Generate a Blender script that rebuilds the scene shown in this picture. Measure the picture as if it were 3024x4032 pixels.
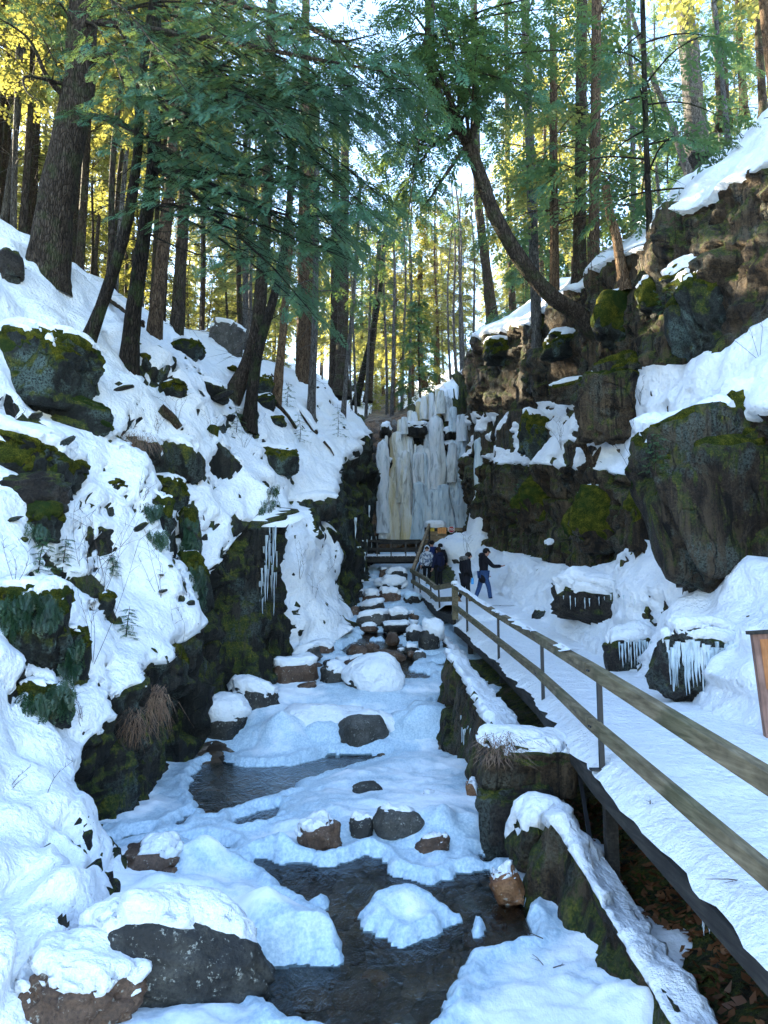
import bpy, bmesh, math, random
import numpy as np
from mathutils import Vector, Matrix
R = math.radians
for o in list(bpy.data.objects): bpy.data.objects.remove(o)
scn = bpy.context.scene
COL = scn.collection

# ------------------------------------------------------------------ camera, sky, sun, exposure
PITCH = R(7.3); FPX = 3000.0
cam = bpy.data.cameras.new('camera'); cam.sensor_fit = 'HORIZONTAL'; cam.sensor_width = 36.0
cam.lens = 36.0 * FPX / 3024.0; cam.clip_start = 0.05; cam.clip_end = 2000
camo = bpy.data.objects.new('camera', cam); COL.objects.link(camo)
camo.rotation_euler = (R(90) + PITCH, 0, 0); scn.camera = camo

SUN_AZ = R(-56); SUN_EL = R(20)      # azimuth from +Y towards +X
sdir = Vector((math.sin(SUN_AZ) * math.cos(SUN_EL), math.cos(SUN_AZ) * math.cos(SUN_EL), math.sin(SUN_EL)))
world = bpy.data.worlds.new('World'); scn.world = world; world.use_nodes = True
wn = world.node_tree; wn.nodes.clear()
sky = wn.nodes.new('ShaderNodeTexSky'); sky.sky_type = 'NISHITA'; sky.sun_disc = False
sky.sun_elevation = SUN_EL; sky.sun_rotation = SUN_AZ; sky.altitude = 300; sky.air_density = 1.0; sky.dust_density = 0.6; sky.ozone_density = 1.4
bg = wn.nodes.new('ShaderNodeBackground'); bg.inputs['Strength'].default_value = 0.15
wo = wn.nodes.new('ShaderNodeOutputWorld')
wn.links.new(sky.outputs[0], bg.inputs[0]); wn.links.new(bg.outputs[0], wo.inputs[0])
sl = bpy.data.lights.new('sun', 'SUN'); sl.energy = 5.0; sl.angle = R(0.5); sl.color = (1.0, 0.87, 0.62)
so = bpy.data.objects.new('sun', sl); COL.objects.link(so)
so.rotation_euler = (-sdir).to_track_quat('-Z', 'Y').to_euler()
scn.view_settings.view_transform = 'Standard'; scn.view_settings.look = 'None'
scn.view_settings.gamma = 1.0; scn.view_settings.use_curve_mapping = False
scn.view_settings.exposure = 3.0
scn.cycles.use_denoising = True
try: scn.cycles.denoiser = 'OPENIMAGEDENOISE'
except Exception: pass
scn.cycles.max_bounces = 6; scn.cycles.diffuse_bounces = 3; scn.cycles.glossy_bounces = 2
scn.cycles.transmission_bounces = 4; scn.cycles.transparent_max_bounces = 8
scn.cycles.use_adaptive_sampling = True; scn.cycles.adaptive_threshold = 0.02

# ------------------------------------------------------------------ helpers
def P(px, py, Y):
    """photo pixel (3024x4032) at distance Y ahead of the camera -> world point"""
    u = (px - 1512) / FPX; v = (2016 - py) / FPX
    s, c = math.sin(PITCH), math.cos(PITCH)
    k = Y / (c - s * v)
    return np.array((u * k, Y, (s + c * v) * k))
def pxm(Y): return Y / FPX * 1.01            # metres per photo pixel at distance Y

_perm = np.random.RandomState(7).permutation(256)
_perm = np.concatenate([_perm, _perm]).astype(np.int64)
_g3 = np.random.RandomState(8).normal(size=(256, 3)); _g3 /= np.linalg.norm(_g3, axis=1)[:, None]
def perlin(p):
    p = np.asarray(p, float); i = np.floor(p).astype(np.int64); f = p - i; i &= 255
    u = f * f * f * (f * (f * 6 - 15) + 10)
    r = 0
    for dx in (0, 1):
        for dy in (0, 1):
            for dz in (0, 1):
                h = _perm[_perm[_perm[(i[..., 0] + dx) & 255] + ((i[..., 1] + dy) & 255)] + ((i[..., 2] + dz) & 255)]
                g = _g3[h]
                d = g[..., 0] * (f[..., 0] - dx) + g[..., 1] * (f[..., 1] - dy) + g[..., 2] * (f[..., 2] - dz)
                w = (u[..., 0] if dx else 1 - u[..., 0]) * (u[..., 1] if dy else 1 - u[..., 1]) * (u[..., 2] if dz else 1 - u[..., 2])
                r = r + w * d
    return r * 1.5
def fbm(p, octv=4, gain=0.5, lac=2.03):
    a, s, q = 1.0, 0, np.asarray(p, float)
    for k in range(octv):
        s = s + a * perlin(q + 17.3 * k); q = q * lac; a *= gain
    return s
_wr = np.random.RandomState(5).rand(4096, 4)
def worley(p):
    """nearest cell distance, second distance, cell random value"""
    p = np.asarray(p, float); i = np.floor(p).astype(np.int64)
    d1 = np.full(p.shape[:-1], 9.0); d2 = d1.copy(); v = np.zeros_like(d1)
    for dx in (-1, 0, 1):
        for dy in (-1, 0, 1):
            for dz in (-1, 0, 1):
                c = i + (dx, dy, dz)
                h = (c[..., 0] * 73856093 ^ c[..., 1] * 19349663 ^ c[..., 2] * 83492791) & 4095
                q = c + _wr[h, :3]
                d = np.sqrt(((p - q) ** 2).sum(-1))
                n = d < d1
                d2 = np.where(n, d1, np.minimum(d2, d)); v = np.where(n, _wr[h, 3], v); d1 = np.where(n, d, d1)
    return d1, d2, v
def sstep(a, b, x):
    t = np.clip((x - a) / (b - a), 0, 1); return t * t * (3 - 2 * t)

def mesh_np(name, V, F, mat=None, smooth=True):
    """V (n,3), F (m,k) with one face size k"""
    V = np.ascontiguousarray(V, dtype=np.float32); F = np.ascontiguousarray(F, dtype=np.int32)
    me = bpy.data.meshes.new(name); k = F.shape[1]
    me.vertices.add(len(V)); me.vertices.foreach_set('co', V.ravel())
    me.loops.add(F.size); me.loops.foreach_set('vertex_index', F.ravel())
    me.polygons.add(len(F)); me.polygons.foreach_set('loop_start', np.arange(0, F.size, k, dtype=np.int32))
    me.polygons.foreach_set('loop_total', np.full(len(F), k, dtype=np.int32))
    me.polygons.foreach_set('use_smooth', np.full(len(F), bool(smooth)))
    me.update(calc_edges=True)
    if mat: me.materials.append(mat)
    return me
def fattr(me, name, vals):
    a = me.attributes.new(name, 'FLOAT', 'POINT'); a.data.foreach_set('value', np.ascontiguousarray(vals, dtype=np.float32))
def obj(name, me, parent=None, loc=None):
    o = bpy.data.objects.new(name, me); COL.objects.link(o)
    if parent is not None: o.parent = parent
    if loc is not None: o.location = loc
    return o
def tag(o, label=None, cat=None, group=None, kind=None):
    if label: o['label'] = label
    if cat: o['category'] = cat
    if group: o['group'] = group
    if kind: o['kind'] = kind
    return o
def thing(name, label, cat, loc=(0, 0, 0), rz=0, group=None):
    o = bpy.data.objects.new(name, None); COL.objects.link(o); o.location = loc; o.rotation_euler = (0, 0, rz)
    o.empty_display_size = 0.1
    return tag(o, label, cat, group)
def gridfaces(nr, nc):
    a = np.arange(nr * nc).reshape(nr, nc)
    return np.stack([a[:-1, :-1], a[:-1, 1:], a[1:, 1:], a[1:, :-1]], -1).reshape(-1, 4)
def grid_normals(G):
    du = np.gradient(G, axis=1); dv = np.gradient(G, axis=0)
    n = np.cross(du, dv); n /= np.linalg.norm(n, axis=-1)[..., None] + 1e-9
    return n
def blur(a, n=1, ax=(0, 1)):
    for _ in range(n):
        for x in ax:
            b = np.concatenate([np.take(a, [0], x), a, np.take(a, [-1], x)], x)
            L = a.shape[x]
            a = 0.25 * np.take(b, range(0, L), x) + 0.5 * np.take(b, range(1, L + 1), x) + 0.25 * np.take(b, range(2, L + 2), x)
    return a
class MB:
    """collects boxes, tubes and sheets; build() links them as one mesh object"""
    def __init__(s): s.v = []; s.f = []; s.n = 0
    def add(s, V, F):
        s.v += [tuple(map(float, p)) for p in V]; s.f += [tuple(int(i) + s.n for i in f) for f in F]; s.n += len(V); return s
    def box(s, c, size, M=None, taper=0):
        x, y, z = (k / 2 for k in size); pts = []
        for dz in (-1, 1):
            t = 1 - (taper if dz > 0 else 0)
            for dx, dy in ((-1, -1), (1, -1), (1, 1), (-1, 1)): pts.append(Vector((dx * x * t, dy * y * t, dz * z)))
        if M is not None: pts = [M @ p for p in pts]
        pts = [p + Vector(c) for p in pts]
        return s.add(pts, [(3, 2, 1, 0), (4, 5, 6, 7), (0, 1, 5, 4), (1, 2, 6, 5), (2, 3, 7, 6), (3, 0, 4, 7)])
    def bar(s, a, b, w, h, roll=0.0):
        """rectangular bar from a to b, w across, h up"""
        a, b = Vector(a), Vector(b); d = (b - a).normalized()
        side = d.cross(Vector((0, 0, 1)))
        if side.length < 1e-4: side = Vector((1, 0, 0))
        side.normalize(); up = side.cross(d).normalized()
        if roll: q = Matrix.Rotation(roll, 3, d); side = q @ side; up = q @ up
        V = []
        for p in (a, b):
            for i, j in ((-1, -1), (1, -1), (1, 1), (-1, 1)): V.append(p + side * (i * w / 2) + up * (j * h / 2))
        return s.add(V, [(3, 2, 1, 0), (4, 5, 6, 7), (0, 1, 5, 4), (1, 2, 6, 5), (2, 3, 7, 6), (3, 0, 4, 7)])
    def tube(s, pts, rad, n=8, cap=True):
        V, F = tube_np(np.array([list(p) for p in pts], float), np.array(rad, float) * np.ones(len(pts)), n)
        F = [tuple(f) for f in F]
        if cap: F = F + [tuple(range(n - 1, -1, -1)), tuple(len(V) - n + k for k in range(n))]
        return s.add(V, F)
    def build(s, name, mat, parent=None, smooth=False):
        me = bpy.data.meshes.new(name); me.from_pydata(s.v, [], s.f)
        if smooth: me.polygons.foreach_set('use_smooth', [True] * len(me.polygons))
        me.materials.append(mat); me.update()
        return obj(name, me, parent)
def tube_np(pts, rad, n=8):
    t = np.gradient(pts, axis=0); t /= np.linalg.norm(t, axis=1)[:, None] + 1e-9
    ref = np.array((0.13, 0.31, 0.94)); ref2 = np.array((1., 0.1, 0))
    a = np.cross(t, np.where((np.abs(t @ ref) > 0.95)[:, None], ref2, ref)); a /= np.linalg.norm(a, axis=1)[:, None] + 1e-9
    # keep frames coherent
    for i in range(1, len(a)):
        q = a[i - 1] - t[i] * (a[i - 1] @ t[i]); l = np.linalg.norm(q)
        if l > 1e-6: a[i] = q / l
    b = np.cross(t, a); th = np.arange(n) * 2 * math.pi / n
    V = pts[:, None, :] + rad[:, None, None] * (np.cos(th)[None, :, None] * a[:, None, :] + np.sin(th)[None, :, None] * b[:, None, :])
    m = len(pts); idx = np.arange(m * n).reshape(m, n)
    F = np.stack([idx[:-1], np.roll(idx, -1, 1)[:-1], np.roll(idx, -1, 1)[1:], idx[1:]], -1).reshape(-1, 4)
    return V.reshape(-1, 3), F
def smooth_path(pts, n):
    """Catmull-Rom through the points"""
    p = np.array(pts, float); p = np.vstack([2 * p[0] - p[1], p, 2 * p[-1] - p[-2]]); m = len(p) - 3
    out = []
    for t in np.linspace(0, m - 1e-6, n):
        i = int(t); f = t - i; a, b, c, d = p[i:i + 4]
        out.append(0.5 * ((2 * b) + (c - a) * f + (2 * a - 5 * b + 4 * c - d) * f * f + (3 * b - a - 3 * c + d) * f ** 3))
    return np.array(out)

# ------------------------------------------------------------------ materials
class NT:
    def __init__(s, name):
        s.m = bpy.data.materials.new(name); s.m.use_nodes = True; s.t = s.m.node_tree; s.t.nodes.clear()
        s.out = s.n('ShaderNodeOutputMaterial'); s.geo = None
    def n(s, typ, **kw):
        x = s.t.nodes.new(typ)
        for k, v in kw.items(): setattr(x, k, v)
        return x
    def l(s, a, b): s.t.links.new(a, b)
    def inp(s, node, **kw):
        for k, v in kw.items():
            i = node.inputs[k.replace('_', ' ')]
            if isinstance(v, bpy.types.NodeSocket): s.l(v, i)
            else: i.default_value = v
        return node
    def coord(s, which='Object'):
        return s.n('ShaderNodeTexCoord').outputs[which]
    def pos(s): return s.n('ShaderNodeNewGeometry').outputs['Position']
    def mapping(s, vec, scale):
        m = s.n('ShaderNodeMapping'); s.l(vec, m.inputs[0]); m.inputs['Scale'].default_value = scale; return m.outputs[0]
    def noise(s, vec, scale, detail=4, rough=0.55, dist=0.0):
        x = s.n('ShaderNodeTexNoise'); s.l(vec, x.inputs['Vector'])
        x.inputs['Scale'].default_value = scale; x.inputs['Detail'].default_value = detail
        x.inputs['Roughness'].default_value = rough; x.inputs['Distortion'].default_value = dist
        return x.outputs['Fac']
    def vor(s, vec, scale, feature='F1', out='Distance'):
        x = s.n('ShaderNodeTexVoronoi', feature=feature); s.l(vec, x.inputs['Vector']); x.inputs['Scale'].default_value = scale
        return x.outputs[out]
    def ramp(s, fac, stops, interp='LINEAR'):
        r = s.n('ShaderNodeValToRGB'); s.l(fac, r.inputs[0]); e = r.color_ramp.elements; r.color_ramp.interpolation = interp
        for i, (p, c) in enumerate(stops):
            if i >= 2: e.new(p)
            e[i].position = p
            e[i].color = (c, c, c, 1) if isinstance(c, (int, float)) else (*c, 1)
        return r.outputs[0]
    def mix(s, fac, a, b, mode='MIX'):
        m = s.n('ShaderNodeMix', data_type='RGBA', blend_type=mode)
        for k, v in ((0, fac), (6, a), (7, b)):
            if isinstance(v, bpy.types.NodeSocket): s.l(v, m.inputs[k])
            else: m.inputs[k].default_value = v if k == 0 else (*v, 1)
        return m.outputs[2]
    def math(s, op, a, b=None, c=None):
        m = s.n('ShaderNodeMath', operation=op)
        for i, v in enumerate((a, b, c)):
            if v is None: continue
            if isinstance(v, bpy.types.NodeSocket): s.l(v, m.inputs[i])
            else: m.inputs[i].default_value = v
        return m.outputs[0]
    def attr(s, name): return s.n('ShaderNodeAttribute', attribute_name=name).outputs['Fac']
    def bump(s, h, strength=0.3, dist=0.02, normal=None):
        b = s.n('ShaderNodeBump'); b.inputs['Strength'].default_value = strength; b.inputs['Distance'].default_value = dist
        s.l(h, b.inputs['Height'])
        if normal is not None: s.l(normal, b.inputs['Normal'])
        return b.outputs[0]
    def nz(s):
        x = s.n('ShaderNodeSeparateXYZ'); s.l(s.n('ShaderNodeNewGeometry').outputs['Normal'], x.inputs[0]); return x.outputs[2]
    def bsdf(s, color, rough=0.7, normal=None, spec=0.3, **kw):
        b = s.n('ShaderNodeBsdfPrincipled')
        for k, v in (('Base Color', color), ('Roughness', rough)):
            if isinstance(v, bpy.types.NodeSocket): s.l(v, b.inputs[k])
            else: b.inputs[k].default_value = (*v, 1) if k == 'Base Color' else v
        b.inputs['Specular IOR Level'].default_value = spec
        if normal is not None: s.l(normal, b.inputs['Normal'])
        for k, v in kw.items():
            i = b.inputs[k.replace('_', ' ')]
            if isinstance(v, bpy.types.NodeSocket): s.l(v, i)
            else: i.default_value = v
        s.l(b.outputs[0], s.out.inputs[0]); s.b = b
        return s.m
MT = {}
def m_snow():
    t = NT('snow'); p = t.pos()
    n1 = t.noise(p, 9, 5, 0.6); n2 = t.noise(p, 60, 3, 0.6); n0 = t.noise(p, 2.2, 3)
    col = t.ramp(n1, [(0.3, (0.80, 0.83, 0.87)), (0.7, (0.90, 0.91, 0.92))])
    specks = t.ramp(t.vor(t.mapping(p, (1, 1, 1)), 13), [(0.05, 1.0), (0.08, 0.0)])
    gate = t.ramp(t.noise(p, 0.9, 3), [(0.50, 0.0), (0.64, 1.0)])
    col = t.mix(t.math('MULTIPLY', specks, gate), col, (0.10, 0.07, 0.05))
    h = t.math('ADD', t.math('MULTIPLY', n1, 1.0), t.math('MULTIPLY', n2, 0.10))
    h = t.math('ADD', h, t.math('MULTIPLY', n0, 1.6)); h = t.math('ADD', h, t.math('MULTIPLY', t.noise(p, 24, 3, .6), .28))
    return t.bsdf(col, 0.65, t.bump(h, 1.0, 0.07), 0.25)
def m_rock(name, dark=(0.030, 0.024, 0.018), mid=(0.105, 0.075, 0.048), light=(0.22, 0.18, 0.13), moss=0.5, lichen=0.35, streak=True, wet=0.55):
    t = NT(name); p = t.pos()
    ps = t.mapping(p, (2.6, 2.6, 0.34)) if streak else t.mapping(p, (1.3, 1.3, 1.0))
    n1 = t.noise(ps, 1.7, 7, 0.68, 0.5); n2 = t.noise(p, 5, 7, 0.7); n3 = t.noise(p, 30, 5, 0.7); n4 = t.noise(p, 0.55, 3)
    f = t.math('ADD', t.math('MULTIPLY', n1, 0.6), t.math('MULTIPLY', n2, 0.4))
    f = t.math('ADD', f, t.math('MULTIPLY', t.math('SUBTRACT', n4, 0.5), 0.35))
    col = t.ramp(f, [(0.36, dark), (0.47, mid), (0.54, tuple(0.5 * (a + b) for a, b in zip(mid, light))), (0.66, light)])
    col = t.mix(t.ramp(n3, [(0.36, 0.8), (0.60, 0.0)]), col, tuple(.6 * k for k in dark))
    dv = t.n('ShaderNodeVectorMath', operation='MULTIPLY_ADD'); nc_ = t.n('ShaderNodeTexNoise'); t.l(p, nc_.inputs['Vector']); nc_.inputs['Scale'].default_value = 1.3; nc_.inputs['Detail'].default_value = 4
    t.l(nc_.outputs['Color'], dv.inputs[0]); dv.inputs[1].default_value = (1.1, 1.1, 1.1); t.l(p, dv.inputs[2])
    crack = t.ramp(t.vor(t.mapping(dv.outputs[0], (1.0, 1.0, 0.45)), 1.1, 'DISTANCE_TO_EDGE'), [(0.0, 1.0), (0.03, 0.0)])
    crack = t.math('MULTIPLY', crack, t.ramp(t.noise(p, 0.8, 3), [(0.45, 0.0), (0.58, 1.0)]))
    col = t.mix(t.math('MULTIPLY', crack, 0.85), col, (0.006, 0.005, 0.004))
    lm = t.math('MULTIPLY', t.ramp(t.noise(p, 1.1, 5, 0.6, 0.6), [(0.52, 0.0), (0.60, 1.0)]), t.ramp(n3, [(0.40, 0.0), (0.55, 1.0)]))
    col = t.mix(t.math('MULTIPLY', lm, lichen), col, (0.17, 0.25, 0.22))
    mm = t.math('ADD', t.math('MULTIPLY', t.nz(), 0.30), t.noise(ps, 1.3, 6, 0.65, 0.4))
    mm = t.ramp(mm, [(0.64 - 0.17 * moss, 0.0), (0.72 - 0.17 * moss, 1.0)])
    mm = t.math('MULTIPLY', mm, t.ramp(n2, [(0.38, 0.0), (0.48, 1.0)]))
    mc = t.ramp(t.math('ADD', t.math('MULTIPLY', n3, .5), t.math('MULTIPLY', n2, .5)), [(0.36, (0.008, 0.018, 0.006)), (0.50, (0.040, 0.058, 0.010)), (0.62, (0.15, 0.14, 0.018))])
    col = t.mix(mm, col, mc)
    if streak:
        tan = t.math('MULTIPLY', t.ramp(t.noise(t.mapping(p, (4.2, 4.2, .22)), 1.6, 5, .65, .3), [(.52, 0.), (.60, 1.)]), t.ramp(n4, [(.42, 0.), (.55, .75)]))
        col = t.mix(t.math('MULTIPLY', tan, .8), col, light)
        blk = t.ramp(t.noise(t.mapping(p, (3.1, 3.1, .16)), 1.5, 5, .65, .3), [(.54, 0.), (.62, .9)])
        col = t.mix(blk, col, tuple(.45 * k for k in dark))
    h = t.math('ADD', n2, t.math('MULTIPLY', n3, 0.5)); h = t.math('ADD', h, t.math('MULTIPLY', n1, 1.2)); h = t.math('SUBTRACT', h, t.math('MULTIPLY', crack, 0.8))
    rr = t.ramp(n2, [(0.3, wet), (0.7, 0.9)])
    return t.bsdf(col, rr, t.bump(h, 1.0, 0.12), 0.3)
def m_boulder(name, c1, c2, c3):
    t = NT(name); p = t.pos()
    n1 = t.noise(p, 3.0, 5, 0.6); n2 = t.noise(p, 40, 4, 0.7); n3 = t.noise(p, 13, 4)
    col = t.ramp(n1, [(0.3, c1), (0.5, c2), (0.7, c3)])
    col = t.mix(t.ramp(n2, [(0.33, 0.7), (0.55, 0.0)]), col, tuple(0.35 * k for k in c1))
    col = t.mix(t.ramp(t.math('MULTIPLY', n3, n2), [(0.33, 0.0), (0.40, 0.8)]), col, (0.33, 0.33, 0.29))
    h = t.math('ADD', t.math('MULTIPLY', n3, 1.0), t.math('MULTIPLY', n2, 0.5))
    return t.bsdf(col, 0.62, t.bump(h, 0.6, 0.03), 0.4)
def m_bark(name, c1, c2, c3, moss=0.0):
    t = NT(name); p = t.pos(); q = t.mapping(p, (1, 1, 0.22))
    v = t.vor(q, 22, 'DISTANCE_TO_EDGE'); n = t.noise(q, 14, 5, 0.65); n2 = t.noise(p, 2.2, 4)
    col = t.ramp(n, [(0.32, c1), (0.52, c2), (0.72, c3)])
    col = t.mix(t.ramp(v, [(0.0, 0.85), (0.12, 0.0)]), col, tuple(0.3 * k for k in c1))
    if moss: col = t.mix(t.math('MULTIPLY', t.ramp(n2, [(0.5, 0.0), (0.62, 1.0)]), moss), col, (0.05, 0.075, 0.025))
    h = t.math('ADD', t.ramp(v, [(0.0, 0.0), (0.2, 1.0)]), n)
    return t.bsdf(col, 0.9, t.bump(h, 1.0, 0.03), 0.15)
def m_leaf(name, c1, c2, c3, trans=0.4, tcol=(0.30, 0.38, 0.05)):
    t = NT(name); p = t.pos()
    n = t.noise(p, 1.1, 3); n2 = t.noise(p, 9.0, 2)
    f = t.math('ADD', t.math('MULTIPLY', n, 0.6), t.math('MULTIPLY', n2, 0.4))
    col = t.ramp(f, [(0.35, c1), (0.5, c2), (0.66, c3)])
    d = t.n('ShaderNodeBsdfDiffuse'); t.l(col, d.inputs[0])
    tr = t.n('ShaderNodeBsdfTranslucent'); t.l(t.mix(0.6, col, tcol), tr.inputs[0])
    g = t.n('ShaderNodeBsdfGlossy'); g.inputs['Roughness'].default_value = 0.45; g.inputs[0].default_value = (0.5, 0.55, 0.55, 1)
    m1 = t.n('ShaderNodeMixShader'); m1.inputs[0].default_value = trans; t.l(d.outputs[0], m1.inputs[1]); t.l(tr.outputs[0], m1.inputs[2])
    m2 = t.n('ShaderNodeMixShader'); m2.inputs[0].default_value = 0.07; t.l(m1.outputs[0], m2.inputs[1]); t.l(g.outputs[0], m2.inputs[2])
    t.l(m2.outputs[0], t.out.inputs[0]); return t.m
def m_ice(name, base, tint, rough=0.25, streak=0.35, amt=0.6, sub=0.0):
    t = NT(name); p = t.pos(); q = t.mapping(p, (1.5, 1.5, streak))
    n = t.noise(q, 3.0, 5, 0.6, 0.5); n2 = t.noise(q, 7, 5, 0.65); n3 = t.noise(t.mapping(p, (1.0, 1.0, 0.12)), 1.3, 3)
    col = t.ramp(n, [(0.34, tuple(0.5 * k for k in base)), (0.47, base), (0.62, tuple(min(.95, 1.25 * k) for k in base))])
    col = t.mix(t.math('MULTIPLY', t.ramp(n3, [(0.46, 0.0), (0.62, 1.0)]), amt), col, tint)
    h = t.math('ADD', n2, t.math('MULTIPLY', n, 0.7))
    return t.bsdf(col, rough, t.bump(h, 0.9, 0.14), 0.5, Transmission_Weight=0.12)
def m_wood(name, c1, c2, c3, axis=(0.6, 0.05, 0.6), rough=0.8, green=0.0):
    t = NT(name); p = t.coord('Object'); q = t.mapping(p, axis)
    n = t.noise(q, 40, 5, 0.6, 0.4); n2 = t.noise(p, 3, 4); n3 = t.noise(p, 1.0, 3)
    col = t.ramp(n, [(0.3, c1), (0.5, c2), (0.72, c3)])
    col = t.mix(t.ramp(n2, [(0.45, 0.0), (0.7, 0.6)]), col, tuple(0.4 * k for k in c1))
    if green: col = t.mix(t.math('MULTIPLY', t.ramp(n3, [(0.45, 0.0), (0.6, 1.0)]), green), col, (0.05, 0.07, 0.025))
    return t.bsdf(col, rough, t.bump(n, 0.4, 0.01), 0.25)
def m_plain(name, c, rough=0.6, spec=0.3, bump=0, scale=60, **kw):
    t = NT(name); p = t.coord('Object'); n = t.noise(p, scale, 3)
    col = t.mix(t.ramp(n, [(0.35, 0.0), (0.7, 1.0)]), tuple(0.75 * k for k in c), c)
    return t.bsdf(col, rough, t.bump(n, bump, 0.01) if bump else None, spec, **kw)
def m_water():
    t = NT('water'); p = t.pos()
    n = t.noise(t.mapping(p, (1, 0.45, 1)), 6, 4, 0.6, 1.2); n2 = t.noise(t.mapping(p, (1, 0.5, 1)), 26, 2)
    bmp = t.bump(t.math('ADD', n, t.math('MULTIPLY', n2, 0.4)), 0.6, 0.05)
    tr = t.n('ShaderNodeBsdfTransparent'); tr.inputs[0].default_value = (0.62, 0.66, 0.62, 1)
    g = t.n('ShaderNodeBsdfGlossy'); g.inputs['Roughness'].default_value = 0.05; g.inputs[0].default_value = (0.95, 0.97, 1, 1); t.l(bmp, g.inputs['Normal'])
    fr = t.n('ShaderNodeFresnel'); fr.inputs[0].default_value = 1.33; t.l(bmp, fr.inputs['Normal'])
    m = t.n('ShaderNodeMixShader'); t.l(fr.outputs[0], m.inputs[0]); t.l(tr.outputs[0], m.inputs[1]); t.l(g.outputs[0], m.inputs[2])
    t.l(m.outputs[0], t.out.inputs[0]); return t.m
def m_streamice():
    t = NT('stream_ice'); p = t.pos()
    n = t.noise(p, 4.0, 5, 0.6, 0.3); n2 = t.noise(t.mapping(p, (1, 0.6, 1)), 30, 4, 0.65); n3 = t.noise(p, 0.9, 4, 0.6)
    f = t.math('ADD', t.math('MULTIPLY', t.attr('snow'), 0.75), t.math('MULTIPLY', t.math('SUBTRACT', n, 0.5), 0.9))
    f = t.ramp(f, [(0.25, 0.0), (0.6, 1.0)])
    ice = t.ramp(n2, [(0.35, (0.36, 0.50, 0.60)), (0.65, (0.62, 0.73, 0.80))])
    col = t.mix(f, ice, (0.86, 0.885, 0.91))
    h = t.math('ADD', n2, t.math('MULTIPLY', n, 1.3)); h = t.math('ADD', h, t.math('MULTIPLY', n3, 2.0))
    rr = t.ramp(f, [(0.0, 0.28), (1.0, 0.7)])
    return t.bsdf(col, rr, t.bump(h, 0.32, 0.04), 0.4)
def m_bed():
    t = NT('stream_bed'); p = t.pos()
    c = t.n('ShaderNodeTexVoronoi', feature='F1'); t.l(t.mapping(p, (1, 0.8, 1)), c.inputs['Vector']); c.inputs['Scale'].default_value = 3.2
    n = t.noise(p, 14, 5, 0.7); s = t.n('ShaderNodeSeparateXYZ'); t.l(c.outputs['Color'], s.inputs[0])
    col = t.ramp(s.outputs[0], [(0.1, (0.06, 0.045, 0.032)), (0.4, (0.17, 0.105, 0.06)), (0.7, (0.32, 0.18, 0.095)), (0.95, (0.22, 0.20, 0.17))])
    col = t.mix(t.ramp(n, [(0.35, 0.8), (0.65, 0.0)]), col, (0.02, 0.018, 0.015))
    h = t.math('SUBTRACT', 1.0, c.outputs['Distance'])
    return t.bsdf(col, 0.5, t.bump(h, 1.0, 0.15), 0.3)

MT['snow'] = m_snow()
MT['cliff'] = m_rock('cliff_rock', dark=(0.0128, 0.0087, 0.0052), mid=(0.0638, 0.0406, 0.0209), light=(0.1566, 0.1102, 0.0638), moss=0.62, lichen=0.25)
MT['bankrock'] = m_rock('bank_rock', dark=(0.0078, 0.0084, 0.0065), mid=(0.0195, 0.0195, 0.0149), light=(0.0553, 0.0488, 0.0377), moss=0.5, lichen=0.35)
MT['mossbrow'] = m_rock('moss_brow_rock', dark=(0.0074, 0.0056, 0.0043), mid=(0.0403, 0.0273, 0.0167), light=(0.1116, 0.0806, 0.0496), moss=0.9, lichen=0.35)
MT['mossrock'] = m_rock('mossy_rock', dark=(0.0059, 0.0065, 0.0052), mid=(0.0195, 0.0221, 0.0182), light=(0.0585, 0.0683, 0.0585), moss=0.7, lichen=0.6, streak=False)
MT['darkrock'] = m_rock('dark_wet_rock', dark=(0.0084, 0.0070, 0.0063), mid=(0.0315, 0.0252, 0.0196), light=(0.0770, 0.0630, 0.0490), moss=0.15, lichen=0.3, streak=False, wet=0.3)
MT['brownb'] = m_boulder('brown_boulder', (0.0338, 0.0180, 0.0105), (0.0900, 0.0495, 0.0285), (0.1650, 0.0975, 0.0600))
MT['greyb'] = m_boulder('grey_boulder', (0.0285, 0.0270, 0.0225), (0.0638, 0.0600, 0.0510), (0.1275, 0.1200, 0.1050))
MT['darkb'] = m_boulder('dark_boulder', (0.0090, 0.0083, 0.0075), (0.0240, 0.0225, 0.0195), (0.0638, 0.0585, 0.0465))
MT['redb'] = m_boulder('rust_boulder', (0.09, 0.035, 0.015), (0.21, 0.09, 0.035), (0.33, 0.17, 0.08))
def m_moss():
    t = NT('moss'); p = t.pos(); n = t.noise(p, 6, 4); n2 = t.noise(p, 45, 4, .7); n3 = t.noise(p, 1.2, 3)
    col = t.ramp(t.math('ADD', t.math('MULTIPLY', n, .45), t.math('MULTIPLY', n2, .55)), [(.36, (.012, .020, .005)), (.48, (.055, .065, .008)), (.60, (.17, .155, .018))])
    col = t.mix(t.ramp(n3, [(.45, 0.), (.62, .75)]), col, (.018, .045, .012))
    return t.bsdf(col, .95, t.bump(t.math('ADD', n2, n), 1.0, .08), .1)
MT['moss'] = m_moss()
MT['streamice'] = m_streamice(); MT['water'] = m_water(); MT['bed'] = m_bed()
MT['ice'] = m_ice('waterfall_ice', (0.86, 0.90, 0.91), (0.62, 0.52, 0.27), amt=0.25)
MT['iceyellow'] = m_ice('waterfall_ice_yellow', (0.90, 0.89, 0.80), (0.74, 0.56, 0.22), amt=0.8)
MT['iceblue'] = m_ice('waterfall_ice_blue', (0.72, 0.83, 0.88), (0.45, 0.62, 0.70), amt=0.45)
MT['icegrey'] = m_ice('seep_ice_grey', (0.42, 0.50, 0.56), (0.20, 0.22, 0.22), amt=0.6, rough=0.2)
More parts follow.
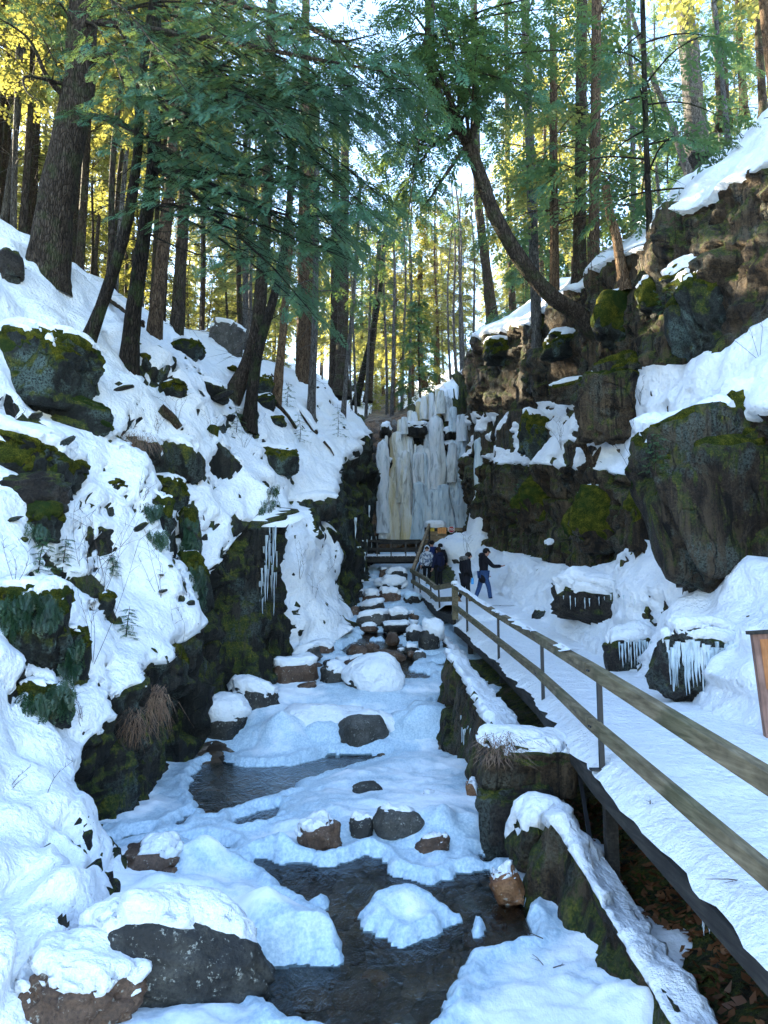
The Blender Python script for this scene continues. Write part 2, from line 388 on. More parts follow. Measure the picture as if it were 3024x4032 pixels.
# ------------------------------------------------------------------ the gorge: stations across the stream
SY = np.array([0, 4, 6.2, 8, 10, 14.6, 15.4, 16.5, 18, 20, 22, 24, 28, 34, 40, 43.2, 60, 90, 150.])
SZ = np.array([-3.4, -3.2, -3.1, -2.98, -2.78, -2.72, -2.28, -1.95, -1.6, -1.15, -.75, -.35, .5, 1.7, 2.9, 3.3, 13, 26, 48])
def stream(y): return np.interp(y, SY, SZ)
_dk = [(2.35, None, -2.30, 0.0), (2.3, None, -2.02, 4.8)]
DK = [np.array((2.3, 1.0, -2.30)), np.array((2.3, 4.8, -2.03)), P(2360, 3048, 8), P(2132, 2770, 12.4), P(1959, 2601, 17), P(1800, 2462, 20.5),
      P(1728, 2412, 22.8), P(1640, 2334, 28.8), P(1632, 2318, 31.5)]
DKY = np.array([p[1] for p in DK]); DKX = np.array([p[0] for p in DK]); DKZ = np.array([p[2] for p in DK])
def deckx(y): return np.interp(y, DKY, DKX)
def deckz(y): return np.interp(y, DKY, DKZ)
KEYS = ['A2', 'A', 'B', 'C', 'D', 'E', 'S', 'F', 'G', 'H', 'I', 'J', 'K', 'L', 'M', 'N', 'N2']
def station(Y, **k):
    row = []
    s = float(stream(Y)); dx = float(deckx(Y)); dz = float(deckz(Y))
    base = dict(A2=(-60, 27 + Y * .1), A=(-24, 15.5 + Y * .12), S=None, H=(dx + .15, dz - .75), I=(dx + 2.1, dz - .06), N2=(60, 34 + Y * .1))  # outer left hill (A, A2) raised to block the low sun from the gorge
    base.update(k)
    if base['S'] is None:
        e, f = base['E'], base['F']
        ex = P(*e, Y)[0] if e[1] > 60 else e[0]; fx = P(*f, Y)[0] if f[1] > 60 else f[0]
        base['S'] = (0.5 * (ex + fx), s - 0.35)
    for n in KEYS:
        v = base[n]
        if v[1] > 60: w = P(v[0], v[1], Y); v = (w[0], w[2])
        row.append(v)
    return (Y, row)
ST = [
 station(0,   B=(-9, 4), C=(-5, 0), D=(-3.6, -2.4), E=(-2.4, -3.5), F=(1.9, -3.5), G=(2.1, -3.0), J=(7, .4), K=(7.6, 3), L=(9.5, 4.5), M=(10.5, 8), N=(18, 15)),
 station(5,   B=(-8.5, 4), C=(-4.8, -.4), D=(-3.2, -2.5), E=(-2.0, -3.3), F=(1.72, -3.35), G=(2.0, -2.88), H=(2.4, -2.95), J=(6.6, .5), K=(7.2, 3), L=(9, 4.6), M=(10, 8), N=(17, 15)),
 station(7,   B=(-8.3, 4.5), C=(-4.6, -.7), D=(-3.2, -2.35), E=(-2.1, -3.2), F=(1.52, -3.25), G=(1.86, -2.46), H=(2.4, -2.95), J=(6.4, .55), K=(7.0, 3), L=(8.6, 4.7), M=(9.6, 8), N=(17, 15)),
 station(8.3, B=(-8.5, 5), C=(-4.6, -.5), D=(-3.4, -2.1), E=(-2.4, -3.1), F=(1.48, -3.15), G=(1.78, -2.12), H=(2.45, -2.8), J=(6.3, .6), K=(6.8, 3), L=(8.2, 4.8), M=(9.2, 8), N=(17, 15)),
 station(8.9, B=(-8.6, 5.2), C=(-4.7, -.4), D=(-3.55, -1.95), E=(-3.0, -3.0), F=(1.75, -3.05), G=(2.0, -2.75), H=(2.5, -2.75), J=(6.25, .6), K=(6.7, 3), L=(8.1, 4.9), M=(9.1, 8), N=(16, 15)),
 station(9.6, B=(-9, 5.6), C=(-4.9, -.1), D=(-3.75, -1.75), E=(-3.5, -3.0), F=(1.42, -3.0), G=(1.62, -1.95), H=(2.5, -2.6), J=(6.2, .6), K=(6.6, 3), L=(8.0, 4.9), M=(9., 8), N=(16, 15)),
 station(11,  B=(-9.5, 6.0), C=(-5.1, 1.0), D=(-3.65, -1.15), E=(-3.45, -2.95), F=(1.32, -2.95), G=(1.6, -1.75), H=(2.55, -2.4), J=(6.0, .7), K=(6.3, 3.1), L=(7.8, 5.3), M=(8.6, 8.5), N=(15.5, 15.5)),
 station(13.5, B=(-10, 7.8), C=(-5.3, 2.8), D=(-3.6, -.4), E=(-3.42, -2.8), F=(1.2, -2.95), G=(1.48, -1.32), H=(2.5, -2.1), J=(5.7, .95), K=(5.95, 3.1), L=(7.1, 5.4), M=(7.7, 9), N=(15, 16)),
 station(16,  B=(-10, 9.0), C=(-5.6, 4.5), D=(-3.55, .8), E=(-3.35, -2.2), F=(.98, -2.2), G=(1.28, -.85), H=(2.4, -1.85), J=(5.65, 1.4), K=(5.8, 2.85), L=(6.7, 5.4), M=(7.1, 9.2), N=(14, 16)),
 station(17.4, B=(-10, 9.5), C=(-5.6, 5.4), D=(-3.1, 1.8), E=(-3.05, -1.8), F=(1.35, -1.9), G=(1.6, -1.5), H=(2.3, -1.6), J=(5.55, 1.3), K=(5.7, 3.1), L=(6.5, 5.6), M=(6.9, 9.4), N=(14, 16)),
 station(18.6, B=(-10, 9.9), C=(-5.5, 6.3), D=(-2.6, 2.75), E=(-2.7, -1.6), F=(1.5, -1.6), G=(1.7, -1.2), H=(2.2, -1.2), J=(5.5, 1.1), K=(5.65, 3.4), L=(6.35, 5.8), M=(6.75, 9.5), N=(14, 16)),
 station(19.6, B=(-10, 10.1), C=(-5.6, 6.6), D=(-3.5, 1.6), E=(-3.0, -1.25), F=(1.5, -1.4), G=(1.7, -1.0), J=(5.4, 1.05), K=(5.6, 3.6), L=(6.2, 6.0), M=(6.6, 9.6), N=(13.5, 16)),
 station(21,  B=(-10, 10.3), C=(-5.8, 7.2), D=(-2.9, 2.2), E=(-1.35, -1.0), F=(1.5, -1.15), G=(1.6, -.75), J=(5.3, 1.1), K=(5.5, 3.9), L=(6.1, 6.3), M=(6.4, 9.8), N=(13.5, 16.2)),
 station(23.5, B=(-10, 10.7), C=(-5.4, 7.7), D=(-2.1, 3.2), E=(-1.05, -.7), F=(1.4, -.8), G=(1.5, -.5), J=(5.1, 1.4), K=(5.3, 4.4), L=(5.9, 6.8), M=(6.15, 10.2), N=(13, 16.5)),
 station(27,  B=(-10, 11.3), C=(-4.8, 8.3), D=(-1.5, 5.0), E=(-.9, .0), F=(1.05, .0), G=(1.1, .3), J=(4.8, 1.9), K=(5.0, 5.2), L=(5.5, 7.4), M=(5.7, 10.9), N=(13, 17)),
 station(31,  B=(-10, 12.3), C=(-4.1, 9.6), D=(-1.15, 6.8), E=(-.75, .8), F=(1.2, .8), G=(1.3, 1.2), H=(2.0, 1.4), I=(3.4, 1.6), J=(4.5, 2.4), K=(4.65, 6.0), L=(5.0, 8.1), M=(5.15, 11.7), N=(13, 17.5)),
 station(34,  B=(-10, 13), C=(-3.6, 10.6), D=(-.95, 7.9), E=(-.6, 1.4), F=(1.5, 1.4), G=(1.7, 1.7), H=(2.2, 2.0), I=(3.3, 2.3), J=(3.95, 2.9), K=(4.05, 7), L=(4.15, 9), M=(4.3, 12.4), N=(13, 18)),
 station(37.2, B=(-10, 13.6), C=(-3.1, 11.3), D=(-.55, 8.7), E=(-.25, 2.2), F=(1.8, 2.3), G=(2.0, 2.6), H=(2.4, 2.7), I=(3.4, 3.0), J=(4.1, 3.5), K=(4.2, 7.5), L=(4.3, 9.5), M=(4.45, 12.9), N=(13, 18.5)),
 station(38.6, B=(-10, 13.8), C=(-4.2, 11), D=(-2.9, 8.0), E=(-2.5, 2.5), F=(2.2, 2.7), G=(2.4, 3.0), H=(2.8, 3.1), I=(3.8, 3.3), J=(4.8, 3.7), K=(5.0, 7.8), L=(5.1, 9.8), M=(5.25, 13.2), N=(13, 19)),
 station(43.4, B=(-10, 14.5), C=(-5, 11), D=(-4, 7.0), E=(-3.6, 2.9), F=(2.4, 3.1), G=(2.7, 3.4), H=(3.2, 3.5), I=(4.4, 3.7), J=(5.0, 4.2), K=(5.1, 8.0), L=(5.2, 10.5), M=(5.4, 13.8), N=(13, 20)),
 station(44.2, B=(-10, 14.7), C=(-6, 12.2), D=(-3, 11.0), E=(-1.2, 11.0), S=(.4, 11.3), F=(1.5, 11.6), G=(2.0, 11.9), H=(2.7, 12.3), I=(3.6, 12.9), J=(4.4, 13.3), K=(4.9, 13.8), L=(5.3, 14.2), M=(5.8, 14.6), N=(13, 20)),
 station(48,  A=(-24, 20), B=(-10, 15), C=(-6, 13.6), D=(-3, 12.4), E=(-1.2, 12.2), S=(.4, 12.4), F=(1.5, 12.8), G=(2.0, 13.2), H=(2.7, 13.6), I=(3.6, 14.2), J=(4.4, 14.8), K=(4.9, 15), L=(5.3, 15.3), M=(5.8, 15.6), N=(13, 21)),
 station(60,  A=(-24, 22), B=(-10.5, 18), C=(-6, 16.6), D=(-3, 15.6), E=(-1.2, 15.4), S=(.4, 15.4), F=(1.5, 15.6), G=(2.0, 16), H=(2.7, 16.3), I=(3.6, 17), J=(4.4, 17.4), K=(4.9, 17.6), L=(5.3, 17.8), M=(5.8, 18), N=(14, 24)),
 station(90,  A=(-24, 33), B=(-11, 29), C=(-6, 27), D=(-3, 26), E=(-1.2, 26), S=(.4, 26), F=(1.5, 26), G=(2.0, 26), H=(2.7, 26.5), I=(3.6, 27), J=(4.4, 27), K=(4.9, 27), L=(5.3, 27.2), M=(5.8, 27.6), N=(14, 33)),
 station(170, A=(-24, 52), B=(-11, 50), C=(-6, 50), D=(-3, 50), E=(-1.2, 50), S=(.4, 50), F=(1.5, 50), G=(2.0, 50), H=(2.7, 50), I=(3.6, 50), J=(4.4, 50), K=(4.9, 50), L=(5.3, 50), M=(5.8, 50), N=(14, 52)),
]
STY = np.array([s[0] for s in ST]); STX = np.array([[k[0] for k in s[1]] for s in ST]); STZ = np.array([[k[1] for k in s[1]] for s in ST])
def keys_at(y):
    """(n,) -> key x and z arrays (n,17)"""
    y = np.atleast_1d(y)
    X = np.stack([np.interp(y, STY, STX[:, k]) for k in range(len(KEYS))], 1)
    Z = np.stack([np.interp(y, STY, STZ[:, k]) for k in range(len(KEYS))], 1)
    return X, Z
def gz(x, y):
    X, Z = keys_at(y); return float(np.interp(x, X[0], Z[0]))
_cy = np.arange(3, 150, 0.1); _cX, _cZ = keys_at(_cy)
def ray_ground(px, py, y0=4.0, y1=149.0, fn=None):
    """first point of the ground on the sight line of a photo pixel"""
    d = P(px, py, 1.0)
    for i, y in enumerate(_cy):
        if y < y0: continue
        if y > y1: break
        z = np.interp(d[0] * y, _cX[i], _cZ[i]) if fn is None else fn(d[0] * y, y)
        if d[2] * y <= z: return d * y
    return d * min(y1, 60)
def ray_stream(px, py): return ray_ground(px, py, fn=lambda x, y: stream(y))

# columns of the ground mesh: (key segment, number of columns); snow bias and rock kind per key
SEGN = [8, 30, 64, 74, 56, 12, 12, 34, 22, 12, 46, 56, 46, 50, 34, 14]
BIAS = dict(A2=.6, A=.6, B=.40, C=.25, D=.32, E=-.6, S=-2, F=-1.0, G=.7, H=-1.3, I=.35, J=.42, K=.40, L=.30, M=.42, N=.45, N2=.6)
cu = []
for k, n in enumerate(SEGN):
    cu += list(k + np.arange(n) / n)
cu.append(len(SEGN)); cu = np.array(cu)
def rows_geo(a, b, r):
    n = int(math.log(b / a) / math.log(1 + r)); return a * (b / a) ** (np.arange(n) / n)
ry = np.concatenate([rows_geo(4.2, 20, 0.0070), rows_geo(20, 48, 0.0062), rows_geo(48, 165, 0.05), [166.0]])
ry = np.sort(np.concatenate([ry, [0.5, 1.5, 2.5, 3.4]]))
KX, KZ = keys_at(ry)
# soften the stations along the gorge with a little wander
i0 = np.clip(np.floor(cu).astype(int), 0, len(KEYS) - 2); fr = cu - i0
GX = KX[:, i0] * (1 - fr) + KX[:, i0 + 1] * fr
GZ = KZ[:, i0] * (1 - fr) + KZ[:, i0 + 1] * fr
GY = np.repeat(ry[:, None], len(cu), 1)
G0 = np.stack([GX, GY, GZ], -1)
BI = np.array([BIAS[k] for k in KEYS]); gb = BI[i0] * (1 - fr) + BI[i0 + 1] * fr
# rocky faces keep their own bias: D-E wall, F-G ledge, J-K and L-M cliffs
def segmask(k, soft=0.0): return ((cu >= k) & (cu <= k + 1)).astype(float)
WALL = segmask(4) + segmask(7) + segmask(11) + 0.9 * segmask(13)
gb = gb - 0.0 * segmask(4) * np.sin(np.pi * np.clip(cu - 4, 0, 1)) - 0.0 * segmask(11) * np.sin(np.pi * np.clip(cu - 11, 0, 1)) - 0.0 * segmask(13) * np.sin(np.pi * np.clip(cu - 13, 0, 1))
# the wall top edge stays snowy, its face bare; snow reaches over the tops of the ledges
f45 = np.clip(cu - 4, 0, 1); gb = np.where((cu > 4) & (cu <= 5), .42 - 1.5 * sstep(.03, .22, f45) + .3 * sstep(.7, 1., f45), gb)
f89 = np.clip(cu - 8, 0, 1); gb = np.where((cu >= 8) & (cu < 9), .75 - 2.2 * sstep(.5, .72, f89), gb)
f1112 = np.clip(cu - 11, 0, 1); gb = np.where((cu > 11) & (cu <= 12), .42 - 1.15 * sstep(.0, .12, f1112) + 1.1 * sstep(.86, 1., f1112), gb)
f1314 = np.clip(cu - 13, 0, 1); gb = np.where((cu > 13) & (cu <= 14), .30 - .95 * sstep(.0, .12, f1314) + 1.0 * sstep(.88, 1., f1314), gb)
f78 = np.clip(cu - 7, 0, 1); gb = np.where((cu > 7) & (cu <= 8), -1.2 + 1.9 * sstep(.86, 1., f78), gb)
gb = np.repeat(gb[None, :], len(ry), 0)
wallseg = ((cu > 4) & (cu <= 5))[None, :]
chute = sstep(19.5, 20.4, ry) * (1 - sstep(24.2, 25.4, ry)) + (1 - sstep(8.6, 9.3, ry))
gb = gb + np.where(wallseg, 1.6 * chute[:, None], 0)
midledge = ((cu > 12) & (cu <= 13))[None, :]
gb = gb + np.where(midledge, .14 * (1 - sstep(29, 31, ry))[:, None], 0)
N0 = grid_normals(blur(G0, 3))
sgn = np.where(N0[..., 2:3] < 0, -1, 1); N0 = N0 * sgn
far = sstep(46, 60, GY)[..., None]
pp = G0.copy()
big = fbm(pp * 0.45, 3) * 0.42
q = pp * np.array((0.9, 0.9, 0.55)); q = q + 0.35 * np.stack([perlin(pp * 1.1), perlin(pp * 1.1 + 9), perlin(pp * 1.1 + 23)], -1)
w1, w2, wv = worley(q)
blocks = (wv - 0.5) * 0.62 * sstep(0.0, 0.14, w2 - w1) - 0.16 * (1 - sstep(0.0, 0.10, w2 - w1))
_, _, wv2 = worley(pp * np.array((2.6, 2.6, 1.3)) + 3.1)
fine = fbm(pp * 2.6, 4) * 0.14 + (wv2 - 0.5) * 0.16 - 0.10 * np.abs(fbm(pp * np.array((3.4, 3.4, .7)) + 70, 3))
under = ((cu >= 5) & (cu <= 10.2)).astype(float)          # stream bed and gully stay calmer
amp = (1 - 0.72 * under)[None, :] * np.clip(0.35 + WALL, 0, 1.0)[None, :]
ledge = segmask(7)
amp = np.where(ledge[None, :] > 0, 0.42, amp)
drock = (blocks * 1.0 + fine) * amp + big * (1 - under * 0.85)[None, :] * np.where(ledge > 0, 0.3, 1.0)[None, :]
GR = G0 + N0 * drock[..., None]
GR[..., 2] += (far[..., 0] * fbm(pp * 0.12, 3) * 1.2)
# ---- snow cover: smooth layer lying on everything flat enough, dipping under the rock elsewhere
NR = grid_normals(blur(GR, 2)); NR *= np.where(NR[..., 2:3] < 0, -1, 1)
nzv = 0.55 * N0[..., 2] + 0.45 * blur(NR[..., 2], 2)
hfn = 0.20 * ((cu > 2) & (cu <= 4.05))[None, :] * fbm(pp * np.array((4.2, 4.2, 5.5)) + 60, 3)
midn = 0.24 + 0.30 * ((cu > 12) & (cu <= 13))[None, :] + 0.14 * ((cu > 2) & (cu <= 4))[None, :]
sn = nzv + gb + hfn + fbm(pp * np.array((.8, .8, 1.1)) + 40, 3) * midn + (fbm(pp * 3.1, 3) * 0.14 + fbm(pp * 9.0, 2) * 0.09) * np.where((cu > 12) & (cu <= 13), .45, 1.)[None, :]
W = sstep(0.42, 0.66, sn); W = np.maximum(W, far[..., 0])
W = np.where((GY > 43.2) & (GY < 44.05), np.minimum(W, 0.35), W)
sbase = G0 + N0 * (big * (1 - under * 0.85)[None, :] + 0.85 * blur(blocks * amp, 2) + .35 * blur(fine * amp, 2))[..., None]
sbase[..., 2] = np.maximum(sbase[..., 2], -9)
thick = 0.085 + 0.045 * fbm(pp * 1.3 + 5, 3) + 0.022 * fbm(pp * 4.5, 3) + 0.008 * np.abs(fbm(pp * 11, 2))
thick = thick + (((cu > 7.7) & (cu < 8.7))[None, :]) * (0.10 * fbm(pp * 2.3 + 33, 3) + .05 * fbm(pp * 6 + 2, 2))
bank = segmask(10)[None, :] * (GY < 34)
thick = thick + bank * (0.12 * np.abs(fbm(pp * 1.6 + 11, 4)) + 0.03 * fbm(pp * 5, 3))
GS = sbase + N0 * (W * thick - (1 - W) * 0.42)[..., None]
GS[..., 2] += far[..., 0] * (fbm(pp * 0.12, 3) * 1.2 + 0.05)
nr, nc = GX.shape
FA = gridfaces(nr, nc)
def colrange(F, a, b):
    c = F[:, 0] % nc; return F[(cu[c] >= a) & (cu[c] < b)]
def submesh(name, G, F, mat):
    used = np.unique(F); remap = np.full(G.shape[0] * G.shape[1], -1); remap[used] = np.arange(len(used))
    V = G.reshape(-1, 3)[used]; me = mesh_np(name, V, remap[F], mat); return me, used
Wf = W.reshape(-1)
def ground(name, snowname, a, b, mat):
    me, _ = submesh(name, GR, colrange(FA, a, b), mat); o = obj(name, me); tag(o, kind='structure')
    F = colrange(FA, a, b); keep = Wf[F].max(1) > 0.02
    ms, _ = submesh(snowname, GS, F[keep], MT['snow']); s = obj(snowname, ms, o)
    return o, s
left_bank, _ = ground('left_bank_terrain', 'snow_cover', 0, 5, MT['bankrock'])
bed_me, _ = submesh('stream_bed', GR, colrange(FA, 5, 7), MT['bed']); tag(obj('stream_bed', bed_me), kind='structure')
right_bank, _ = ground('right_bank_terrain', 'snow_cover', 7, 16.1, MT['cliff'])

# height of the finished ground (rock or snow), for setting things on it
_top = np.where(W > 0.5, GS[..., 2], GR[..., 2])
def top(x, y):
    j = int(np.clip(np.searchsorted(ry, y), 1, nr - 1)); a = (y - ry[j - 1]) / (ry[j] - ry[j - 1])
    za = np.interp(x, np.maximum.accumulate(G0[j - 1, :, 0]), _top[j - 1]); zb = np.interp(x, np.maximum.accumulate(G0[j, :, 0]), _top[j])
    return float(za * (1 - a) + zb * a)

# ------------------------------------------------------------------ water and ice of the stream
V1 = 1.8228
def poly(pts, k=V1): return [(a * k, b * k) for a, b in pts]
HOLES = [
 [(845, 2985), (930, 3015), (1060, 3022), (1180, 3005), (1300, 2975), (1500, 2968), (1560, 2985), (1420, 3022), (1270, 3070), (1180, 3090), (1150, 3130), (1000, 3180), (905, 3215), (820, 3235), (770, 3180), (740, 3120), (750, 3060), (800, 3010)],
 [(905, 3232), (1000, 3205), (1100, 3185), (1105, 3215), (1080, 3250), (960, 3270)],
 [(670, 3262), (755, 3205), (785, 3215), (700, 3272)],
 [(430, 3335), (520, 3292), (590, 3285), (545, 3312), (440, 3338)],
 [(760, 3325), (850, 3330), (905, 3345), (900, 3365), (800, 3350)],
 poly([(545, 1880), (560, 1862), (640, 1868), (720, 1880), (790, 1856), (830, 1868), (835, 1892), (880, 1905), (930, 1922), (1000, 1900), (1055, 1888), (1060, 1935), (1130, 1965), (1148, 2040), (1060, 2052), (1000, 2085), (962, 2150), (915, 2230), (620, 2230), (560, 2150), (545, 2108), (650, 2095), (752, 2075), (752, 2050), (735, 2010), (690, 1980), (650, 1945), (600, 1915)]),
 [(1330, 2560), (1420, 2520), (1560, 2530), (1640, 2560), (1660, 2600), (1600, 2640), (1690, 2660), (1700, 2690), (1600, 2690), (1540, 2640), (1470, 2600), (1380, 2595)],
 [(1400, 2500), (1480, 2488), (1600, 2492), (1640, 2505), (1560, 2515), (1430, 2518)],
 [(1880, 3385), (1980, 3375), (2035, 3385), (2010, 3410), (1890, 3408)],
 [(1700, 2775), (1745, 2755), (1750, 2800), (1700, 2810)],
]
ISLES = [poly([(775, 1985), (800, 1955), (860, 1940), (950, 1955), (1005, 1985), (975, 2005), (950, 2042), (870, 2050), (800, 2025)]),
         poly([(640, 1960), (690, 1945), (722, 1958), (700, 1980), (660, 1982)]),
         poly([(1005, 2000), (1040, 1985), (1060, 2005), (1045, 2030), (1010, 2030)])]
def wpoly(p): return np.array([ray_stream(a, b)[:2] for a, b in p])
def sdf(p, poly):
    """signed distance (negative inside) of points (n,2) to polygon"""
    d = np.full(len(p), 1e9); ins = np.zeros(len(p), bool); m = len(poly)
    for i in range(m):
        a, b = poly[i], poly[(i + 1) % m]; e = b - a; w = p - a
        t = np.clip((w @ e) / (e @ e + 1e-12), 0, 1); d = np.minimum(d, np.linalg.norm(w - t[:, None] * e, axis=1))
        c = (a[1] <= p[:, 1]) != (b[1] <= p[:, 1])
        xi = a[0] + (p[:, 1] - a[1]) / (b[1] - a[1] + 1e-12) * e[0]
        ins ^= c & (p[:, 0] < xi)
    return np.where(ins, -d, d)
iy = rows_geo(4.6, 43.3, 0.0048); ix = np.linspace(-4.6, 2.7, 250)
IX, IY = np.meshgrid(ix, iy)
pts = np.stack([IX, IY], -1).reshape(-1, 2); p3 = np.concatenate([pts, np.zeros((len(pts), 1))], 1)
wob = np.stack([fbm(p3 * 2.2, 3), fbm(p3 * 2.2 + 31, 3)], 1) * 0.10 + np.stack([fbm(p3 * 9, 3), fbm(p3 * 9 + 31, 3)], 1) * 0.035
hs = np.full(len(pts), 9.0)
for h in HOLES: hs = np.minimum(hs, sdf(pts + wob, wpoly(h)))
for h in ISLES: hs = np.maximum(hs, -sdf(pts + wob, wpoly(h)))
# upstream of the pool the ice is torn by many small openings
tear = (fbm(p3 * np.array((0.9, 2.2, 1)) + 7, 4) - 0.36) * 0.5; tearw = sstep(16.5, 18.5, pts[:, 1])
hs = np.minimum(hs, np.where(tearw > 0.05, -tear + (1 - tearw) * 1.0 + 0.02, 9))
hs = hs - 0.05 * (pts[:, 1] < 10.5)
bump_ = np.zeros(len(pts))
for bx, by, br, bh in ((1080, 3745, .46, .30), (1230, 3790, .30, .12), (800, 3465, .30, .22), (700, 3600, .35, .12), (1080, 3375, .28, .16), (1185, 3480, .22, .14), (1105, 2950, .42, .34), (560, 3640, .4, .14), (1600, 3600, .25, .10), (1250, 3000, .35, .10), (1700, 3300, .4, .14), (300, 3600, .5, .2)):
    c_ = ray_stream(bx, by); bump_ += bh * np.exp(-(((pts[:, 0] - c_[0]) / br) ** 2 + ((pts[:, 1] - c_[1]) / (br * .9)) ** 2 + .25 * fbm(p3 * 2.3, 2)))
lump = 0.12 + 0.09 * fbm(p3 * 0.8, 3) + 0.03 * fbm(p3 * 3, 3) + 0.008 * fbm(p3 * 9, 3)
lump += 0.16 * np.clip(fbm(p3 * 1.3 + 50, 3), 0, 1) * (pts[:, 1] < 10)
lump = lump * (0.40 + 0.60 * sstep(0.05, 0.8, hs)) + bump_
edge = sstep(-0.03, 0.14, hs)
rim = 0.05 * np.exp(-((hs - 0.10) / 0.07) ** 2)
iz = stream(pts[:, 1]) + np.where(hs > 0, 0.035 + edge * lump + rim, -0.012)

IV = np.stack([pts[:, 0], pts[:, 1], iz], 1)
IF = gridfaces(len(iy), len(ix)); IF = IF[hs[IF].max(1) > 0.0]
used = np.unique(IF); rm = np.full(len(IV), -1); rm[used] = np.arange(len(used))
ime = mesh_np('stream_ice', IV[used], rm[IF], MT['streamice'])
sv = sstep(0.05, 0.55, hs) * (0.55 + 0.55 * fbm(p3 * 0.7 + 90, 3)) + 0.25 * (pts[:, 1] < 9)
fattr(ime, 'snow', np.clip(sv, 0, 1)[used])
tag(obj('stream_ice', ime), kind='structure')
def icetop(x, y):
    j = int(np.clip(np.searchsorted(iy, y), 1, len(iy) - 1)); return float(np.interp(x, ix, iz.reshape(len(iy), -1)[j]))
wy = rows_geo(4.4, 43.3, 0.012); wx = np.linspace(-4.8, 2.9, 60); WX, WY = np.meshgrid(wx, wy)
w3 = np.stack([WX, WY, 0 * WX], -1)
WZ = stream(WY) + 0.02 * fbm(w3 * 1.7, 3) * np.where((WY > 10) & (WY < 14.6), 0.15, 1.0)
wme = mesh_np('stream_water', np.stack([WX, WY, WZ], -1).reshape(-1, 3), gridfaces(len(wy), len(wx)), MT['water'])
tag(obj('stream_water', wme), kind='structure')

def snowy(x, y):
    j = int(np.clip(np.searchsorted(ry, y), 1, nr - 1)); k = int(np.argmin(np.abs(G0[j, :, 0] - x) + 5 * (np.abs(cu - 8.6) > 1.7))); return W[j, k] > .3
# ------------------------------------------------------------------ boulders and outcrops
_ico = {}
def ico(n):
    if n not in _ico:
        bm = bmesh.new(); bmesh.ops.create_icosphere(bm, subdivisions=n, radius=1.0)
        _ico[n] = (np.array([v.co[:] for v in bm.verts]), np.array([[v.index for v in f.verts] for f in bm.faces])); bm.free()
    return _ico[n]
def vnormals(V, F):
    fn = np.cross(V[F[:, 1]] - V[F[:, 0]], V[F[:, 2]] - V[F[:, 0]]); n = np.zeros_like(V)
    for k in range(3): np.add.at(n, F[:, k], fn)
    return n / (np.linalg.norm(n, axis=1)[:, None] + 1e-12)
def rock(name, label, cat, c, size, mat, seed, box=0.75, rough=0.16, cap=0.12, thr=0.25, rz=0.0, tilt=(0, 0), lean=0.0, group=None, det=4, capname='snow_cap', capmat='snow', shift=(0, 0), parts=True, moss=None, taper=0.0):
    """an uneven boulder with a real layer of snow lying on its upper side"""
    U, F = ico(det); sz = np.array(size) / 2
    b = np.sign(U) * np.abs(U) ** box; b /= np.abs(b).max()
    off = np.array((seed * 3.17 % 50, seed * 7.7 % 50, seed * 1.3 % 50))
    m = float(np.cbrt(sz[0] * sz[1] * sz[2]))
    low = fbm(U * 1.1 + off, 2) * rough * 1.5
    w1, w2, wv = worley(U * 1.7 + off)
    fac = (wv - 0.5) * rough * 0.9 * sstep(0, 0.12, w2 - w1) - 0.05 * (1 - sstep(0, 0.1, w2 - w1))
    u1, u2, uv = worley(U * 3.6 + off + 7); fine = fbm(U * 4.5 + off, 4) * rough * 0.45 + (uv - 0.5) * rough * 0.5 * sstep(0, .1, u2 - u1)
    Mx = np.array(Matrix.Rotation(rz, 3, 'Z') @ Matrix.Rotation(tilt[0], 3, 'X') @ Matrix.Rotation(tilt[1], 3, 'Y'))
    def place(rad):
        v = b * (1 + rad)[:, None] * sz; v[:, :2] *= (1 - taper * np.clip(b[:, 2:3] * .5 + .5, 0, 1)); v[:, 0] += lean * v[:, 2]; return v @ Mx.T
    VR = place(low + fac + fine)
    root = thing(name, label, cat, c, 0, group)
    ro = obj('stone', mesh_np('stone', VR, F, MT[mat]), root)
    if moss is not None:
        VM = place(low + fac + .6 * fine); n = vnormals(VM, F); hh = VM[:, 2] / abs(VM[:, 2]).max(); sx = (VM[:, 0] / sz[0] * shift[0] + VM[:, 1] / sz[1] * shift[1])
        w = sstep(moss, moss + .25, .55 * n[:, 2] + .45 * hh + sx + fbm(U * 2.6 + off + 19, 3) * .30 + fbm(U * 8 + off, 3) * .22)
        VM = VM + n * (w * (.05 + .03 * fbm(U * 14 + off, 2)) - (1 - w) * .05)[:, None]
        keep = w[F].max(1) > .01; FF = F[keep]
        if len(FF): us = np.unique(FF); rmp = np.full(len(VM), -1); rmp[us] = np.arange(len(us)); obj('moss', mesh_np('moss', VM[us], rmp[FF], MT['moss']), root)
    cap *= .78
    if cap > 0:
        VS = place(low + 0.35 * fac); n = vnormals(VS, F)
        sx = (VS[:, 0] / sz[0] * shift[0] + VS[:, 1] / sz[1] * shift[1])
        hh = VS[:, 2] / (abs(VS[:, 2]).max())
        w = sstep(thr, thr + 0.38, 0.6 * n[:, 2] + 0.4 * hh + sx + fbm(U * 3.1 + off + 9, 3) * 0.20 + fbm(U * 9 + off, 3) * 0.16)
        t = cap * (1.0 + 0.45 * fbm(U * 1.6 + off + 4, 2) + 0.22 * fbm(U * 5 + off, 3))
        up = 0.62 * n + np.array((0, 0, 0.38))
        VS = VS + up * (w * t + 0.02)[:, None] - n * ((1 - w) * (0.045 + 0.10 * m))[:, None]
        keep = w[F].max(1) > 0.01; FF = F[keep]; us = np.unique(FF); rmp = np.full(len(VS), -1); rmp[us] = np.arange(len(us))
        obj(capname, mesh_np(capname, VS[us], rmp[FF], MT[capmat]), root)
    return root
_seed = [0]
